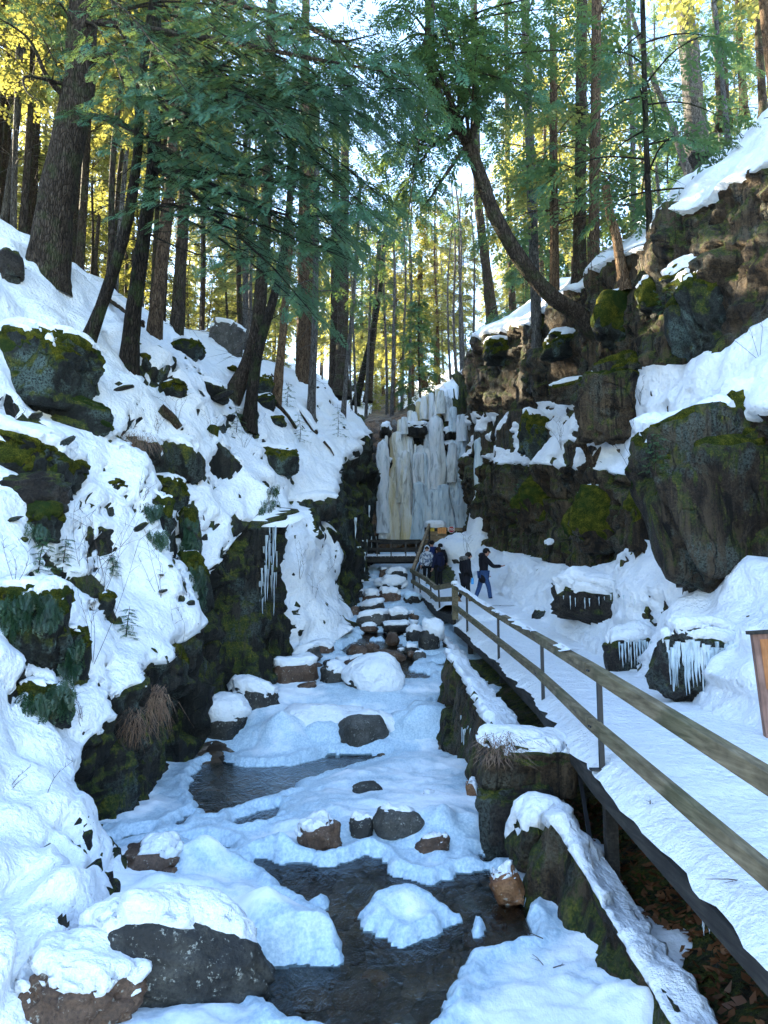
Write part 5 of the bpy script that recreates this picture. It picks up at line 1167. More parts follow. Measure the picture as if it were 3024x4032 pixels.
for (ax, ay, bx, by, Y) in ((1727, 2318, 1731, 2398, 22.8), (1695, 2292, 1698, 2362, 25.0), (1649, 2266, 1656, 2342, 27.6), (1623, 2248, 1629, 2330, 29.4)):
    MB().bar(P(ax, ay, Y), P(bx, by, Y), 0.05, 0.05).build('post', MT['steel'], bw)
    q = P(bx, by, Y); MB().bar(q, (q[0] + .05, q[1], gz(q[0], q[1]) - .6), 0.10, 0.10).build('support_post', MT['dwood'], bw)
# icicles hanging from the boardwalk edge
ri = random.Random(3)
def icicle(parent, p, L, r, name='icicle', mat='icicle', curve=0.0):
    t = np.linspace(0, 1, 7); pts = np.stack([p[0] + curve * t * t, p[1] + 0 * t, p[2] - L * t], 1)
    rad = r * (1 - t) ** 0.8 * (1 + 0.25 * np.sin(t * 17 + p[0] * 40)) + 0.001
    V, F = tube_np(pts, rad, 6); return obj(name, mesh_np(name, V, F, MT[mat]), parent)
for (px, py, L) in ((2738, 3510, .20), (2758, 3525, .14), (2960, 3690, .30), (2985, 3715, .2), (2700, 3470, .06), (2600, 3370, .07), (2480, 3240, .05), (2830, 3580, .06), (3010, 3740, .22), (2660, 3420, .05)):
    y = float(np.interp(px, [2360, 2569, 2943, 3024], [8, 6.5, 4.8, 4.5])); icicle(bw, (float(deckx(y)) + 0.0, y, float(deckz(y)) - 0.17), L, 0.018)

st = thing('staircase', 'snowy wooden stairs climbing from the boardwalk to the barricade', 'stairs', (0, 0, 0))
s0 = P(1690, 2314, 32.0); s1 = P(1716, 2232, 37.6)
for i in range(11):
    f = i / 10; c = s0 * (1 - f) + s1 * f
    o = MB().box((0, 0, 0), (1.5, 0.34, 0.06)).build('step', MT['dwood'], st); o.location = c
    sb = rock  # snow on each step
    U, F = ico(2); V = np.sign(U) * np.abs(U) ** .5 * np.array((.70, .15, .05)); V[:, 2] += 0.02 * fbm(U * 2 + i, 2)
    so_ = obj('step_snow', mesh_np('step_snow', V, F, MT['snow']), o); so_.location = (0, .02, .06)
for sx in (-.78, .78): MB().bar(s0 + np.array((sx, -.2, -.1)), s1 + np.array((sx, .1, -.1)), .07, .28).build('stringer', MT['dwood'], st)
MB().bar(P(1624, 2250, 29.8), P(1690, 2068, 37.6), .11, .15).build('top_rail', MT['pallet'], st)
MB().bar(P(1640, 2262, 30.2), P(1690, 2130, 37.6), .08, .12).build('middle_rail', MT['dwood'], st)
for (ax, ay, bx, by, Y) in ((1630, 2240, 1634, 2318, 30), (1661, 2150, 1664, 2265, 33.5), (1690, 2062, 1692, 2235, 37.6)):
    MB().bar(P(ax, ay, Y), P(bx, by, Y), .09, .09).build('post', MT['dwood'], st)

fb = thing('footbridge', 'dark railed footbridge crossing below the frozen falls', 'footbridge', (0, 0, 0))
FY = 33.2; a = P(1400, 2205, FY); b = P(1650, 2203, FY)
MB().bar(a, b, .12, .22).build('beam', MT['dwood'], fb)
MB().bar(a + np.array((0, 1.0, 0)), b + np.array((0, 1.0, 0)), .12, .22).build('beam', MT['dwood'], fb)
for i in range(15):
    f = (i + .5) / 15; c = a * (1 - f) + b * f; MB().box((c[0], c[1] + .5, c[2] + .13), (.17, 1.15, .04)).build('plank', MT['dwood'], fb)
xs = np.linspace(0, 1, 30)[:, None]; Lf = (a * (1 - xs) + b * xs) + np.array((0, -.05, .155)); Rf = Lf + np.array((0, 1.1, 0))
snow_strip('snow_cover', fb, Rf, Lf, 0, n=10, seed=12, thick=.10)
for k in (0, 1.0):
    for (y0, nm) in ((2131, 'top_rail'), (2163, 'middle_rail')):
        p0 = P(1400, y0, FY) + np.array((0, k, 0)); p1 = P(1655, y0 - 2, FY) + np.array((0, k, 0)); MB().bar(p0, p1, .07, .11).build(nm, MT['dwood'], fb)
    for px in (1433, 1485, 1540, 1598, 1640): MB().bar(P(px, 2128, FY) + np.array((0, k, 0)), P(px, 2205, FY) + np.array((0, k, 0)), .05, .05).build('post', MT['steel'], fb)

# ------------------------------------------------------------------ barricade with notices, stop sign, post at the right edge
PYY = 38.0
pal = thing('wooden_pallet', 'wooden pallet barricade standing at the top of the stairs', 'pallet', tuple(P(1715, 2240, PYY)))
pb = P(1715, 2240, PYY); kx = pxm(PYY)
def ploc(px, py, d=0.0): q = P(px, py, PYY) - pb; return Vector((q[0], d, q[2]))
for py, h in ((2098, 16), (2116, 15), (2132, 15), (2150, 15), (2168, 14), (2187, 14), (2208, 14), (2228, 12)):
    MB().box(ploc(1715, py, -.06), (86 * kx, .025, h * kx)).build('slat', MT['pallet'], pal)
for px in (1675, 1715, 1755): MB().box(ploc(px, 2160, 0), (.05, .09, 150 * kx)).build('stringer', MT['pallet'], pal)
MB().box(ploc(1715, 2085, -.075), (88 * kx, .05, 16 * kx)).build('top_board', MT['dwood'], pal)
U, F = ico(3); V = np.sign(U) * np.abs(U) ** .8 * np.array((42 * kx, .22, 17 * kx)); V *= (1 + .12 * fbm(U * 1.8 + 3, 3))[:, None]
hp = obj('snow_heap', mesh_np('snow_heap', V, F, MT['snow']), None); hp.location = P(1714, 2066, PYY + .05)
tag(hp, 'rounded heap of snow on top of the wooden pallet barricade', 'snow heap')
def notice(name, label, px0, px1, py0, py1, col, ink, lines, Yo):
    c = P((px0 + px1) / 2, (py0 + py1) / 2, PYY - Yo); k = pxm(PYY); w, h = (px1 - px0) * k, (py1 - py0) * k
    r = thing(name, label, 'notice', tuple(c))
    MB().box((0, 0, 0), (w, .006, h)).build('sheet', m_plain(name + '_paper', col, .55, .3), r)
    pr = MB()
    for i, (f0, f1) in enumerate(lines):
        z = h * (.36 - .72 * i / max(1, len(lines) - 1)); pr.box(((f0 + f1) / 2 * w / 2, -.0055, z), ((f1 - f0) * w / 2, .003, h * .055))
    pr.build('print', ink, r)
    return r
INK = m_plain('black_ink', (.06, .045, .03), .7)
INKR = m_plain('brown_ink', (.35, .13, .05), .7)
notice('notice', 'yellow notice with dark print on the pallet top board', 1688, 1710, 2079, 2092, (.86, .62, .07), INK, [(-.7, .6), (-.5, .7), (-.8, .4)], .11)
notice('notice', 'left sheet of the two orange notices on the pallet', 1723.5, 1739, 2078, 2101, (.95, .42, .12), INKR, [(-.6, .6), (-.7, .5), (-.5, .7), (-.7, .6), (-.6, .3)], .11)
notice('notice', 'right sheet of the two orange notices on the pallet', 1740.5, 1757, 2077, 2101, (.95, .42, .12), INKR, [(-.5, .6), (-.7, .7), (-.7, .5), (-.6, .6), (-.7, .2)], .11)
ss = thing('stop_sign', 'small red octagonal stop sign beside the pallet barricade', 'sign', tuple(P(1777, 2085, PYY - .1)))
def octo(r, y0, y1):
    pts = [(r * math.cos(R(22.5 + 45 * i)), r * math.sin(R(22.5 + 45 * i))) for i in range(8)]; mb = MB()
    return mb.add([(x, y0, z) for x, z in pts] + [(x, y1, z) for x, z in pts], [tuple(range(8)), tuple(range(15, 7, -1))] + [(i, i + 8, (i + 1) % 8 + 8, (i + 1) % 8) for i in range(8)])
WHITE = m_plain('sign_white', (.8, .8, .8), .4); RED = m_plain('sign_red', (.42, .012, .03), .4)
octo(14 * kx, 0, .008).build('border', WHITE, ss); octo(12.4 * kx, -.004, .002).build('plate', RED, ss)
tc = bpy.data.curves.new('stop_text', 'FONT'); tc.body = 'STOP'; tc.size = 11.5 * kx; tc.align_x = 'CENTER'; tc.align_y = 'CENTER'; tc.extrude = .002; tc.offset = .003
to = bpy.data.objects.new('lettering', tc); COL.objects.link(to); to.parent = ss; to.rotation_euler = (R(90), 0, 0); to.location = (0, -.008, 0); tc.materials.append(WHITE); to.scale = (.92, 1, 1)
dg = bpy.context.evaluated_depsgraph_get(); tme = bpy.data.meshes.new_from_object(to.evaluated_get(dg)); bpy.data.objects.remove(to)
to = obj('lettering', tme, ss); to.rotation_euler = (R(90), 0, 0); to.location = (0, -.008, 0); to.scale = (.92, 1, 1)
ss.rotation_euler = (0, R(4), 0)
bd = thing('barrier_board', 'brown horizontal board behind the stop sign', 'board', tuple(P(1790, 2085, PYY)))
MB().box((0, 0, 0), (62 * kx, .05, 14 * kx)).build('board', MT['pallet'], bd)
MB().box((-.15, .05, -.6), (.09, .05, 1.3)).build('post', MT['dwood'], bd)

c0 = P(3040, 2975, 8.9); k = pxm(8.9)
sp = thing('wooden_sign_post', 'reddish cedar sign post with orange panel cut off by the right edge', 'sign post', tuple(c0))
sp.rotation_euler = (0, R(-4), R(-8))
H = 1.36; MB().box((0.05, 0, H / 2 - .15), (.20, .10, H + .3)).build('post', MT['cedar'], sp)
MB().box((0.05, 0, H + .02), (.27, .16, .04)).build('cap', MT['dwood'], sp)
MB().box((0.075, -.052, H - .34), (.11, .012, .56)).build('panel', MT['cedarpanel'], sp)

U, F = ico(4); V = np.sign(U) * np.abs(U) ** .45 * np.array((1.25, 1.35, .34)); V = V * (1 + .10 * fbm(U * 2.2, 3))[:, None]; V[:, 2] += .13 * V[:, 1]; V[:, 2] += .03 * fbm(V * 4, 3)
tag(obj('snow_drift', mesh_np('snow_drift', V, F, MT['snow']), None, (3.2, 21.85, -.33)), 'trodden snow ramp where the boardwalk bends near the people', 'snow drift')
# ------------------------------------------------------------------ frozen waterfall
MT['icedark'] = m_rock('ice_cliff_rock', dark=(0.010, 0.009, 0.008), mid=(0.03, 0.026, 0.02), light=(0.08, 0.07, 0.055), moss=0.0, lichen=0.0)
fw = thing('frozen_waterfall', 'tall wall of frozen waterfall columns, pale yellow to blue, behind the footbridge', 'frozen waterfall', tuple(P(1690, 2120, 43.2)))
fwl = np.array(fw.location)
def ice_col(parent, org, px, py0, py1, w, mat, Y, seed, flare=.25, topround=.12, name='ice_column', ripple=.22):
    n, m = (30, 54) if name != 'icicle' else (9, 16); t = np.linspace(0, 1, m); th = np.linspace(0, 2 * math.pi, n, endpoint=False)
    a, b = P(px, py0, Y), P(px, py1, Y); k = pxm(Y); r0 = w * k / 2
    ax = a[None] * (1 - t)[:, None] + b[None] * t[:, None]
    rad = r0 * (0.72 + flare * t + .28 * np.sqrt(np.clip(t / topround, 0, 1))) * np.clip(t / .03, .25, 1)
    H = abs(a[2] - b[2])
    if name == 'icicle': rad = r0 * (1 - t) ** .75 * np.clip(t / .02, .6, 1) + .003
    else: rad = rad * np.sqrt(np.clip(t / .05, .02, 1)) * (1 + .22 * fbm(np.stack([t * H * .6 + seed, t * 0 + 3, t * 0], 1), 2))
    TT, TH = np.meshgrid(t, th, indexing='ij')
    q = np.stack([np.cos(TH) * 2.2 + seed, np.sin(TH) * 2.2, TT * H * .35], -1)
    q2 = np.stack([np.cos(TH) * 5.5, np.sin(TH) * 5.5 + seed, TT * H * .22], -1)
    bulge = np.maximum(0, fbm(np.stack([np.cos(TH) * .9 + seed, np.sin(TH) * .9, TT * H * .8], -1), 3))
    rr = rad[:, None] * (1 + ripple * 1.3 * fbm(q, 3) + ripple * 1.5 * np.abs(fbm(q2, 3)) + .4 * bulge)
    sway = 0.35 * r0 * fbm(np.stack([t * H * .3 + seed, t * 0, t * 0], 1), 2)
    V = np.stack([ax[:, 0:1] + sway[:, None] + np.cos(TH) * rr, ax[:, 1:2] + np.sin(TH) * rr * .62, ax[:, 2:3] + 0 * TH], -1)
    idx = np.arange(m * n).reshape(m, n)
    F = np.stack([idx[:-1], idx[1:], np.roll(idx, -1, 1)[1:], np.roll(idx, -1, 1)[:-1]], -1).reshape(-1, 4)
    return obj(name, mesh_np(name, V.reshape(-1, 3) - org, F, MT[mat]), parent)
COLS = [(1573, 1690, 2128, 76, 'iceyellow'), (1522, 1870, 2122, 46, 'iceyellow'), (1508, 1730, 2100, 42, 'ice'), (1597, 1768, 2126, 34, 'iceyellow'), (1550, 1800, 2130, 40, 'iceyellow'),
        (1614, 1705, 2100, 24, 'ice'), (1646, 1772, 2085, 44, 'ice'), (1650, 1895, 2126, 62, 'iceblue'), (1693, 1656, 2080, 52, 'ice'), (1719, 1630, 2080, 56, 'ice'),
        (1706, 1925, 2092, 96, 'iceblue'), (1752, 1905, 2085, 54, 'iceblue'), (1742, 1690, 1960, 30, 'iceblue'), (1805, 1725, 2085, 80, 'iceblue'), (1822, 1630, 1740, 38, 'ice'), (1780, 1740, 1900, 30, 'ice'),
        (1648, 1580, 1665, 24, 'iceyellow'), (1768, 1570, 1660, 26, 'ice'), (1785, 1600, 1700, 28, 'iceblue'), (1668, 1558, 1650, 24, 'iceyellow'), (1684, 1552, 1655, 28, 'iceyellow'), (1700, 1545, 1650, 22, 'ice'), (1722, 1530, 1640, 24, 'iceyellow'), (1738, 1535, 1630, 26, 'ice'), (1753, 1560, 1640, 22, 'ice'), (1616, 1615, 1690, 24, 'iceyellow'), (1632, 1620, 1690, 22, 'ice'), (1590, 1640, 1710, 22, 'ice'), (1575, 1650, 1720, 26, 'iceyellow'), (1640, 1790, 1980, 20, 'ice')]
_rc = random.Random(8)
for _ in range(6):
    x_ = _rc.uniform(1505, 1840); y_ = _rc.uniform(1700, 1800); COLS.append((x_, y_, y_ + _rc.uniform(140, 330), _rc.uniform(18, 40), 'iceyellow' if x_ < 1620 and _rc.random() < .6 else _rc.choice(['ice', 'iceblue'])))
for i, (px, a0, a1, w, mt) in enumerate(COLS):
    ice_col(fw, fwl, px, a0, a1, w * .86, mt, 43.2 - .22 * (i % 4) + (1.0 if a1 < 1700 else 0), i * 3.3 + 1)
# thin fringes between the columns
rg = random.Random(31)
for i in range(46):
    px = rg.uniform(1510, 1835); y0 = rg.uniform(1700, 1950); L = rg.uniform(60, 230)
    ice_col(fw, fwl, px, y0, y0 + L, rg.uniform(7, 14), rg.choice(['ice', 'ice', 'iceyellow' if px < 1640 else 'iceblue']), 42.95, i * 1.9 + 70, flare=-.35, name='icicle')
dark = P(1640, 1700, 43.1)
rock('rock_outcrop', 'dark rock block under a snow ledge in the frozen falls', 'rock outcrop', tuple(dark), (1.15, .8, .85), 'icedark', 501, box=.6, cap=.16, thr=.3, rough=.22)
for i, (px, py, w, h, lab) in enumerate([(1760, 1715, 46, 40, 'small snow covered knob in the right part of the frozen falls'), (1772, 1765, 50, 34, 'second small snow knob lower in the right part of the frozen falls'), (1532, 1830, 26, 40, 'small dark knob with snow between left columns of the frozen falls'), (1520, 1700, 44, 50, 'snowy knob at the left end of the frozen falls')]):
    k = pxm(43.2); c = P(px, py, 43.35); rock('snowy_ledge', lab, 'rock outcrop', tuple(c), (w * k, 1.0, h * k * 1.2), 'icedark', 520 + i, box=.8, cap=.14, thr=.15, rough=.28, det=3)
ic2 = thing('ice_curtain', 'single blue white ice curtain on the cliff right of the rock rib', 'ice', tuple(P(1888, 1990, 34.5))); o2 = np.array(ic2.location)
ice_col(ic2, o2, 1888, 1722, 1995, 36, 'iceblue', 33.4, 5.0, flare=-.1); ice_col(ic2, o2, 1905, 1730, 1850, 20, 'iceblue', 33.3, 8.0, flare=-.3)
# snow arch over the half dome boulder, ice apron above the pool
def lumpy(name, label, cat, c, size, mat, seed, box=.9, amp=.16, det=4):
    U, F = ico(det); b = np.sign(U) * np.abs(U) ** box; V = b * (1 + amp * fbm(U * 1.6 + seed, 3) + .03 * fbm(U * 7 + seed, 2))[:, None] * np.array(size) / 2
    o = obj(name, mesh_np(name, V, F, MT[mat]), None, tuple(c)); return tag(o, label, cat)
hA = ray_stream(1436, 2955); kA = pxm(hA[1])
th = np.linspace(R(-12), R(196), 26); ar = []
for t in th: ar.append((hA[0] + math.cos(t) * 125 * kA + 8 * kA, hA[1] + .22 + .12 * math.sin(t), hA[2] + math.sin(t) * 118 * kA - .02))
ar = np.array(ar); rd = np.interp(np.linspace(0, 1, 26), [0, .15, .5, .85, 1], [.20, .17, .13, .15, .20])
V, F = tube_np(ar, rd, 14); V += vnormals(V, F[:, :3]) * (0.05 * fbm(V * 3.5, 3) + .02 * fbm(V * 12, 2))[:, None]; V[:, 1] += (V[:, 1] - hA[1]) * .5
tag(obj('snow_arch', mesh_np('snow_arch', V, F, MT['snow'])), 'curved arch of snow bridging the grey half dome boulder', 'snow arch')
for lab, px, py, w, h, d, mt in [('broad icy snow apron filling the step right of the snow arch', 1690, 2960, 330, 190, 1.1, 'streamice'), ('smooth rounded snow step above the pool behind the domes', 1240, 2930, 460, 150, 1.3, 'snow'), ('frozen skirt of ice between the two snow domes', 1260, 2965, 200, 120, .7, 'streamice')]:
    h0 = ray_stream(px, py); k = pxm(h0[1]); lumpy('ice_apron', lab, 'ice', (h0[0], h0[1] + d * .5, h0[2] + .02 * h * k), (w * k, d, h * k * 1.7), mt, px * .01, box=.8)
# thin ice plate floating at the pool edge, and the straight ice bar
h1 = ray_stream(1040, 3000); kk = pxm(h1[1])
lumpy('ice_plate', 'thin white ice plate at the upper edge of the pool', 'ice', (h1[0], h1[1], h1[2] + .03), (270 * kk, .75, .09), 'streamice', 3, box=.6, amp=.25)
b0, b1 = ray_stream(905, 3225), ray_stream(1190, 3125)
V, F = tube_np(smooth_path([b0 + (0, 0, .03), (b0 + b1) / 2 + (.05, 0, .05), b1 + (0, 0, .04)], 20), np.full(20, .045), 8)
tag(obj('ice_bar', mesh_np('ice_bar', V + .012 * fbm(V * 9, 2)[:, None], F, MT['streamice'])), 'narrow straight bar of ice at the near edge of the pool', 'ice')

# ------------------------------------------------------------------ people on the boardwalk
CL = {}
def cloth(name, c, rough=.85, pat=None):
    if name not in CL:
        t = NT(name); p = t.coord('Object'); n = t.noise(p, 30, 4); n2 = t.noise(p, 9, 4, .6, .5)
        col = t.mix(t.ramp(n, [(.35, 0.), (.7, 1.)]), tuple(.65 * k for k in c), c)
        if pat: col = t.mix(t.ramp(n2, [(.47, 0.), (.55, 1.)]), col, pat)
        CL[name] = t.bsdf(col, rough, t.bump(n2, .5, .03), .2)
    return CL[name]
SKIN = m_plain('skin', (.50, .27, .19), .5, .35)
def skinmesh(name, verts, edges, radii, mat, parent, sub=2, root=0):
    me = bpy.data.meshes.new(name); me.from_pydata([tuple(v) for v in verts], edges, []); o = bpy.data.objects.new(name, me); COL.objects.link(o)
    sk = o.modifiers.new('skin', 'SKIN'); sk.use_smooth_shade = True
    for i, r in enumerate(radii): me.skin_vertices[0].data[i].radius = (r, r) if isinstance(r, (int, float)) else r
    me.skin_vertices[0].data[root].use_root = True
    sb = o.modifiers.new('sub', 'SUBSURF'); sb.levels = sub; sb.render_levels = sub
    dg = bpy.context.evaluated_depsgraph_get(); ev = bpy.data.meshes.new_from_object(o.evaluated_get(dg))
    ev.name = name; ev.materials.clear(); ev.materials.append(mat); bpy.data.objects.remove(o); bpy.data.meshes.remove(me)
    return obj(name, ev, parent)
def ell(name, c, s, mat, parent, box=1.0, amp=0.0, seed=0, det=3, cut=None):
    U, F = ico(det); b = np.sign(U) * np.abs(U) ** box; V = b * (1 + amp * fbm(U * 2 + seed, 2))[:, None] * np.array(s) + np.array(c)
    return obj(name, mesh_np(name, V, F, mat), parent)
def person(label, foot, rz, H, J, coat, hem, trousers, boots, hair=None, hairlen=0, hood=None, extra=None, hands=True, coatname='coat', headturn=(0, 0), coatr=1.0):
    """J: joints in metres for a 1.70 m figure; x to the figure's right, y forward, z up"""
    r = thing('person', label, 'person', tuple(foot), rz); s = H / 1.70
    j = dict(pel=(0, 0, .93), waist=(0, 0, 1.06), chest=(0, .01, 1.26), neck=(0, .01, 1.44), jaw=(0, .03, 1.50), head=(0, .03, 1.58), crown=(0, .02, 1.655),
             shl=(-.17, 0, 1.38), shr=(.17, 0, 1.38), ell=(-.24, 0, 1.12), elr=(.24, 0, 1.12), wrl=(-.25, .08, .88), wrr=(.25, .08, .88),
             hil=(-.09, 0, .90), hir=(.09, 0, .90), knl=(-.10, .02, .50), knr=(.10, .02, .50), anl=(-.10, -.02, .10), anr=(.10, -.02, .10), tol=(-.11, .14, .05), tor=(.11, .14, .05))
    j.update(J); j = {k: np.array(v, float) * s for k, v in j.items()}
    names = ['pel', 'waist', 'chest', 'neck', 'jaw', 'head', 'crown', 'shl', 'ell', 'wrl', 'shr', 'elr', 'wrr', 'hil', 'knl', 'anl', 'tol', 'hir', 'knr', 'anr', 'tor']
    V = [j[n] for n in names]; I = {n: i for i, n in enumerate(names)}
    E = [('pel', 'waist'), ('waist', 'chest'), ('chest', 'neck'), ('neck', 'jaw'), ('jaw', 'head'), ('head', 'crown'), ('chest', 'shl'), ('shl', 'ell'), ('ell', 'wrl'), ('chest', 'shr'), ('shr', 'elr'), ('elr', 'wrr'), ('pel', 'hil'), ('hil', 'knl'), ('knl', 'anl'), ('anl', 'tol'), ('pel', 'hir'), ('hir', 'knr'), ('knr', 'anr'), ('anr', 'tor')]
    E = [(I[a], I[b]) for a, b in E]
    rad = [(.13, .10), (.12, .095), (.14, .10), .052, .075, .092, .078, .06, .042, .03, .06, .042, .03, .085, .058, .04, .035, .085, .058, .04, .035]
    rad = [tuple(q * s for q in (x if isinstance(x, tuple) else (x, x))) for x in rad]
    for sd in ('l', 'r'):                                  # palm, four fingers and a thumb
        w, e = j['wr' + sd], j['el' + sd]; d = (w - e) / np.linalg.norm(w - e); sx = np.cross(d, (0, 0, 1.0)) if abs(d[2]) < .9 else np.array((0, 1.0, 0)); sx = sx / np.linalg.norm(sx); nn = np.cross(sx, d)
        V.append(w + d * .05 * s); pi = len(V) - 1; rad.append((.036 * s, .02 * s)); E.append((I['wr' + sd], pi))
        for q, (o, L) in enumerate(((-.03, .055), (-.01, .068), (.011, .064), (.031, .05))):
            V.append(w + (d * .085 + sx * o) * s); V.append(w + (d * (.085 + L * .6) + sx * o * 1.1 + nn * .012) * s); V.append(w + (d * (.085 + L) + sx * o * 1.1 + nn * .03) * s)
            n0 = len(V) - 3; E += [(pi, n0), (n0, n0 + 1), (n0 + 1, n0 + 2)]; rad += [(.0095 * s,) * 2] * 2 + [(.008 * s,) * 2]
        V.append(w + (d * .055 + sx * -.05) * s); V.append(w + (d * .09 + sx * -.062 + nn * .01) * s); n0 = len(V) - 2; E += [(pi, n0), (n0, n0 + 1)]; rad += [(.011 * s,) * 2, (.009 * s,) * 2]
    skinmesh('body', V, E, rad, SKIN, r)
    # trousers
    tn = ['pel', 'hil', 'knl', 'anl', 'hir', 'knr', 'anr']; tv = [j[n].copy() for n in tn]
    for i in (3, 6): tv[i][2] += .04 * s
    skinmesh('trousers', tv, [(0, 1), (1, 2), (2, 3), (0, 4), (4, 5), (5, 6)], [(.15 * s, .12 * s)] + [(.102 * s,) * 2, (.075 * s,) * 2, (.062 * s,) * 2] * 2, trousers, r)
    # coat
    cn = ['waist', 'chest', 'neck', 'shl', 'ell', 'wrl', 'shr', 'elr', 'wrr']; cv = [j[n].copy() for n in cn]
    cv[2][2] -= .01 * s
    k = coatr * s
    cr_ = [(.165 * k, .135 * k), (.185 * k, .14 * k), (.075 * k, .075 * k), .088 * k, .068 * k, .052 * k, .088 * k, .068 * k, .052 * k]
    hv = j['pel'].copy(); hv[2] = hem * s; mv = (hv + j['waist']) / 2
    hv[:2] = .5 * (j['knl'][:2] + j['knr'][:2]) * .5
    cv += [mv, hv]; cr_ += [(.18 * k, .15 * k), (.19 * k, .155 * k)]
    skinmesh(coatname, cv, [(0, 1), (1, 2), (1, 3), (3, 4), (4, 5), (1, 6), (6, 7), (7, 8), (0, 9), (9, 10)], [x if isinstance(x, tuple) else (x, x) for x in cr_], coat, r)
    for sd in ('l', 'r'):
        a, t = j['an' + sd], j['to' + sd]
        o = skinmesh('boot', [a + np.array((0, 0, .13 * s)), a, a + (t - a) * .5 + np.array((0, 0, -.02 * s)), t], [(0, 1), (1, 2), (2, 3)], [.062 * s, .062 * s, .052 * s, .045 * s], boots, r)
    hd = j['head']
    # face: nose, eyes, mouth on the forward side
    ell('nose', hd + np.array((0, .098, -.015)) * s, np.array((.013, .022, .02)) * s, SKIN, r, det=2)
    for ex in (-.032, .032): ell('eye', hd + np.array((ex, .083, .012)) * s, np.array((.012, .008, .008)) * s, cloth('eye_dark', (.03, .02, .015)), r, det=1)
    ell('mouth', hd + np.array((0, .086, -.055)) * s, np.array((.024, .008, .006)) * s, cloth('lip', (.35, .12, .10)), r, det=1)
    for ex in (-.092, .092): ell('ear', hd + np.array((ex, -.005, -.01)) * s, np.array((.012, .02, .03)) * s, SKIN, r, det=2)
    if hair is not None:
        ell('hair', hd + np.array((0, -.025, .035)) * s, np.array((.106, .108, .098)) * s, hair, r, amp=.12, seed=3)
        if hairlen:
            ell('long_hair', hd + np.array((0, -.075, -.12 - hairlen / 2)) * s, np.array((.115, .06, .14 + hairlen / 2)) * s, hair, r, amp=.16, seed=5, box=.85)
    return r, j, s
BLK = cloth('black_coat', (.012, .012, .017)); NAVY = cloth('navy_coat', (.012, .016, .045)); JEANS = cloth('blue_jeans', (.04, .085, .21)); BLKT = cloth('black_trousers', (.010, .010, .012))
WHT = cloth('white_patterned_jacket', (.62, .66, .72), pat=(.10, .13, .20)); WHT2 = cloth('white_lining', (.72, .76, .82)); BRN = cloth('brown_hair', (.045, .026, .016)); DRK = cloth('dark_hair', (.012, .009, .008))
BOOTB = cloth('brown_boot_leather', (.24, .13, .055)); BOOTK = cloth('black_boot', (.010, .010, .011)); BLUEJ = cloth('blue_jacket', (.018, .035, .14)); FUR = cloth('grey_fur', (.20, .19, .18), pat=(.07, .065, .06))
# man in black coat reaching toward the snow bank
f = P(1905, 2378, 24.4); r, j, s = person('man in black coat, blue jeans and sunglasses reaching toward the snow bank', f, R(-78), 1.79,
    dict(wrr=(.14, .52, 1.14), elr=(.22, .24, 1.12), wrl=(-.24, .20, .92), ell=(-.26, .02, 1.12), anl=(-.11, -.24, .11), tol=(-.12, -.09, .05), knl=(-.10, -.10, .50), anr=(.10, .18, .10), tor=(.10, .34, .05), knr=(.10, .13, .52),
         neck=(0, .07, 1.44), jaw=(0, .11, 1.49), head=(0, .13, 1.57), crown=(0, .12, 1.645), chest=(0, .04, 1.26)), BLK, .60, JEANS, BOOTK, hair=DRK)
hd = j['head']; ell('sunglasses', hd + np.array((0, .085, .012)), (.075, .018, .020), cloth('sunglass_black', (.006, .006, .007), .25), r, det=2)
ell('hood', j['neck'] + np.array((0, -.11, .02)), (.17, .10, .10), BLK, r, amp=.15)
# woman in black parka with fur-trimmed hood
f = P(1834, 2380, 23.8); r, j, s = person('woman in long black parka with grey fur hood and brown boots', f, R(-62), 1.66,
    dict(wrr=(.20, .10, .84), elr=(.23, -.02, 1.10), wrl=(-.2, .12, .9), anl=(-.1, -.20, .13), tol=(-.1, -.06, .05), knl=(-.1, -.04, .5), anr=(.1, .10, .10), tor=(.1, .25, .05), neck=(0, .06, 1.43), jaw=(0, .12, 1.47), head=(0, .15, 1.545), crown=(0, .15, 1.62)), BLK, .58, BLKT, BOOTB, hair=DRK, coatr=1.12)
ell('fur_hood', j['neck'] + np.array((0, -.10, .03)), (.19, .12, .08), FUR, r, amp=.3, det=3)
wq = Matrix.Rotation(R(-62), 3, 'Z') @ Vector(j['wrr']); bt = thing('water_bottle', 'bright blue water bottle held by the woman in the black parka', 'bottle', tuple(np.array(f) + np.array(wq) + np.array((0.02, -.03, -.20))))
BL = m_plain('blue_plastic', (.03, .36, .80), .35, .5)
pr = [(0, .0), (.038, .0), (.042, .02), (.042, .16), (.03, .19), (.02, .2)]
V = np.array([[r_ * math.cos(a), r_ * math.sin(a), z] for r_, z in pr for a in np.linspace(0, 2 * math.pi, 12, endpoint=False)]); ii = np.arange(72).reshape(6, 12)
obj('bottle_body', mesh_np('bottle_body', V, np.stack([ii[:-1], np.roll(ii, -1, 1)[:-1], np.roll(ii, -1, 1)[1:], ii[1:]], -1).reshape(-1, 4), BL), bt)
ell('cap', (0, 0, .215), (.022, .022, .02), BOOTK, bt, box=.5, det=2)
# woman facing down the walk in white patterned jacket
f = P(1682, 2312, 31.0); r, j, s = person('woman in white patterned hooded jacket walking down the stairs toward the viewer', f, R(176), 1.66, dict(tol=(-.11, .17, .05), anr=(.1, .1, .14), tor=(.1, .26, .08), knr=(.1, .14, .55)), WHT, .80, BLKT, BOOTK, hair=BRN, coatname='jacket', coatr=1.08)
ell('hood', j['head'] + np.array((0, -.05, .02)), (.125, .115, .145), WHT2, r, amp=.06)
ell('neck_ruff', j['neck'] + np.array((0, .02, .0)), (.12, .11, .06), WHT2, r, amp=.1)
